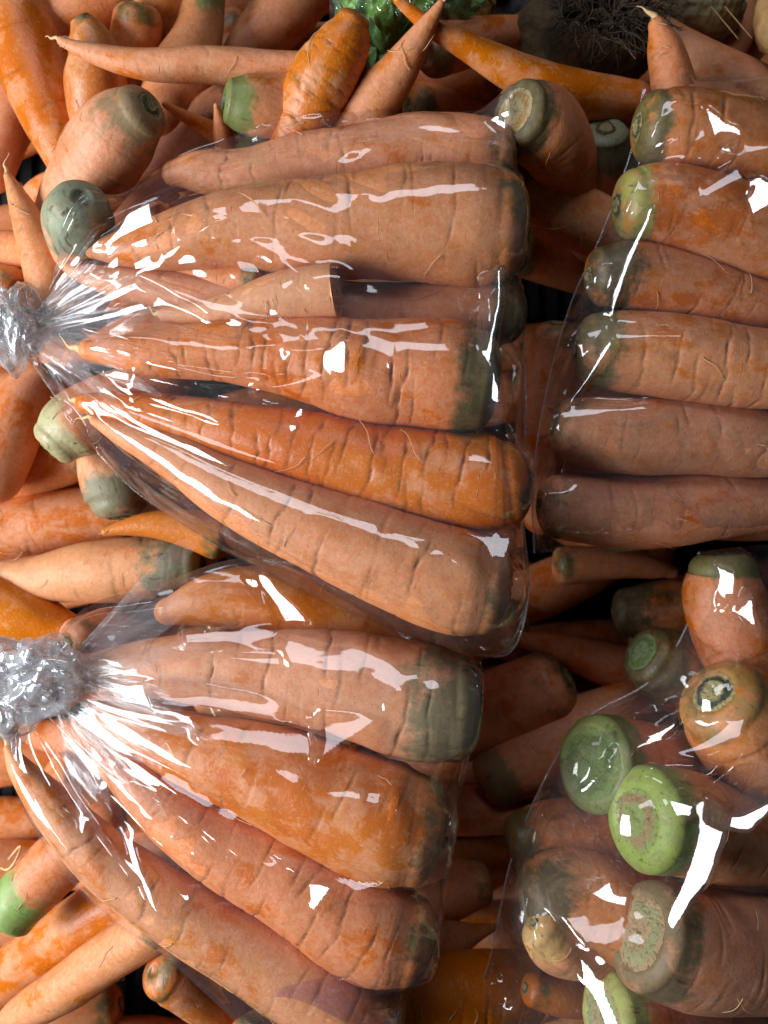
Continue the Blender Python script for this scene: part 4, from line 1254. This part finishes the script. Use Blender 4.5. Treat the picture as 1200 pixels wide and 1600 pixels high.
M_LEAF = leaf_mat()
gb = np.array([*unproj(640, 10, .08), .03])
greens = empty('leafy_greens', gb)
tag(greens, 'bright green leafy vegetable wrapped in film at the top edge', 'leafy vegetable')
LR = np.random.default_rng(31)
for (lx, ly, lr, an, lz) in [(545, -2, 40, 2.6, .088), (580, 12, 42, 2.0, .098), (615, 22, 40, 1.5, .102), (652, 14, 44, 1.2, .098), (690, 20, 46, 0.8, .088), (728, 18, 46, 0.4, .08),
                             (560, -25, 42, 2.3, .105), (610, -12, 44, 1.7, .112), (660, -20, 44, 1.0, .108), (708, -14, 46, 0.6, .095), (745, 8, 36, 0.2, .072), (590, 72, 26, 1.4, .06)]:
    n1, n2 = 26, 26
    u = np.linspace(-1, 1, n1)[:, None]; w = np.linspace(0, 1, n2)[None, :]
    half = np.sqrt(np.clip(np.sin(math.pi * (0.06 + 0.9 * w)), 0, 1)) * 0.85
    k = (ZC - lz) / F
    X_ = u * half * lr * k
    Y_ = (w - 0.35) * 1.7 * lr * k
    Z_ = 0.014 * (1 - (w - 0.4) ** 2 * 2.2) - 0.012 * (u * half) ** 2 + 0.0018 * np.sin(9 * u + 4 * w + LR.uniform(0, 6)) * np.abs(u) + 0.0012 * np.sin(17 * w + 5 * u) + 0.002 * np.exp(-(u / 0.08) ** 2)
    ca, sa = math.cos(an - math.pi / 2), math.sin(an - math.pi / 2)
    cx_, cy_ = unproj(lx, ly, lz)
    V = np.stack([cx_ + X_ * ca + Y_ * sa * -1 * -1, cy_ + X_ * sa - Y_ * ca, lz - 0.012 + Z_ + 0 * X_], -1).reshape(-1, 3)
    new_mesh_obj('leaf', V - gb, grid_faces(n1, n2), M_LEAF, greens)
# film over the greens
n1 = n2 = 70
gxp = np.linspace(515, 775, n1)[:, None] + 0 * np.linspace(0, 1, n2)[None]
gyp = np.linspace(-75, 62, n2)[None, :] + 0 * gxp
dz = 0.118 - 0.035 * (((gxp - 635) / 130) ** 2 + ((gyp + 15) / 85) ** 2) + 0.0016 * tri(gxp / 37 + gyp / 50) + 0.0013 * tri(gxp / 23 - gyp / 31 + 0.3) + 0.001 * np.sin(gxp / 9 + gyp / 13)
fx, fy = unproj(gxp, gyp, dz)
new_mesh_obj('wrapping_film', np.stack([fx, fy, dz], -1).reshape(-1, 3) - gb, grid_faces(n1, n2)[:, ::-1], M_FILM, greens)

# violet reflection, painted as a tinted film sheet in the lower corner of the lower left bag
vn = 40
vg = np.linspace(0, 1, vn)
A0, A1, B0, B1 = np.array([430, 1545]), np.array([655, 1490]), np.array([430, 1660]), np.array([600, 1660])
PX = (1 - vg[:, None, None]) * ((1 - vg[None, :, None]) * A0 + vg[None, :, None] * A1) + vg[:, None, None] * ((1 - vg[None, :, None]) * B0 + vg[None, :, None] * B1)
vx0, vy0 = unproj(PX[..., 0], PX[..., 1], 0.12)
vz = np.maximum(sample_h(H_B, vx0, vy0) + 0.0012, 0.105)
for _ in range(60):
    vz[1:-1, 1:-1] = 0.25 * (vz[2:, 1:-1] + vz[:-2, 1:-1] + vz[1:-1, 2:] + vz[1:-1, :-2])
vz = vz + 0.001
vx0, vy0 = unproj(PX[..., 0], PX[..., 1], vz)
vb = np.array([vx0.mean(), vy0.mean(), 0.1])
o = new_mesh_obj('violet_reflection', np.stack([vx0, vy0, vz], -1).reshape(-1, 3) - vb, grid_faces(vn, vn)[:, ::-1], M_VIOLET)
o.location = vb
tag(o, 'violet reflection painted as tinted film over the lowest carrot of the lower left bag', 'reflection')

# dry pale root curl in the dark gap at the left edge
q = np.linspace(0, 1, 40)
P_ = []
for a in q:
    px_ = 2 + 34 * math.sin(a * 3.0) * (1 - 0.1 * a); py_ = 1340 + 22 * math.cos(a * 4.6) - 6 + 18 * a
    P_.append([*unproj(px_, py_, 0.07), 0.07 + 0.006 * math.sin(a * 5)])
P_ = np.array(P_)
tv, tf = tube(P_ - P_[0], np.full(40, 0.0006), 6)
o = new_mesh_obj('dry_root', tv, tf, M_ROOT); o.location = P_[0]
tag(o, 'thin curled dry root in the dark gap at the left edge', 'root')
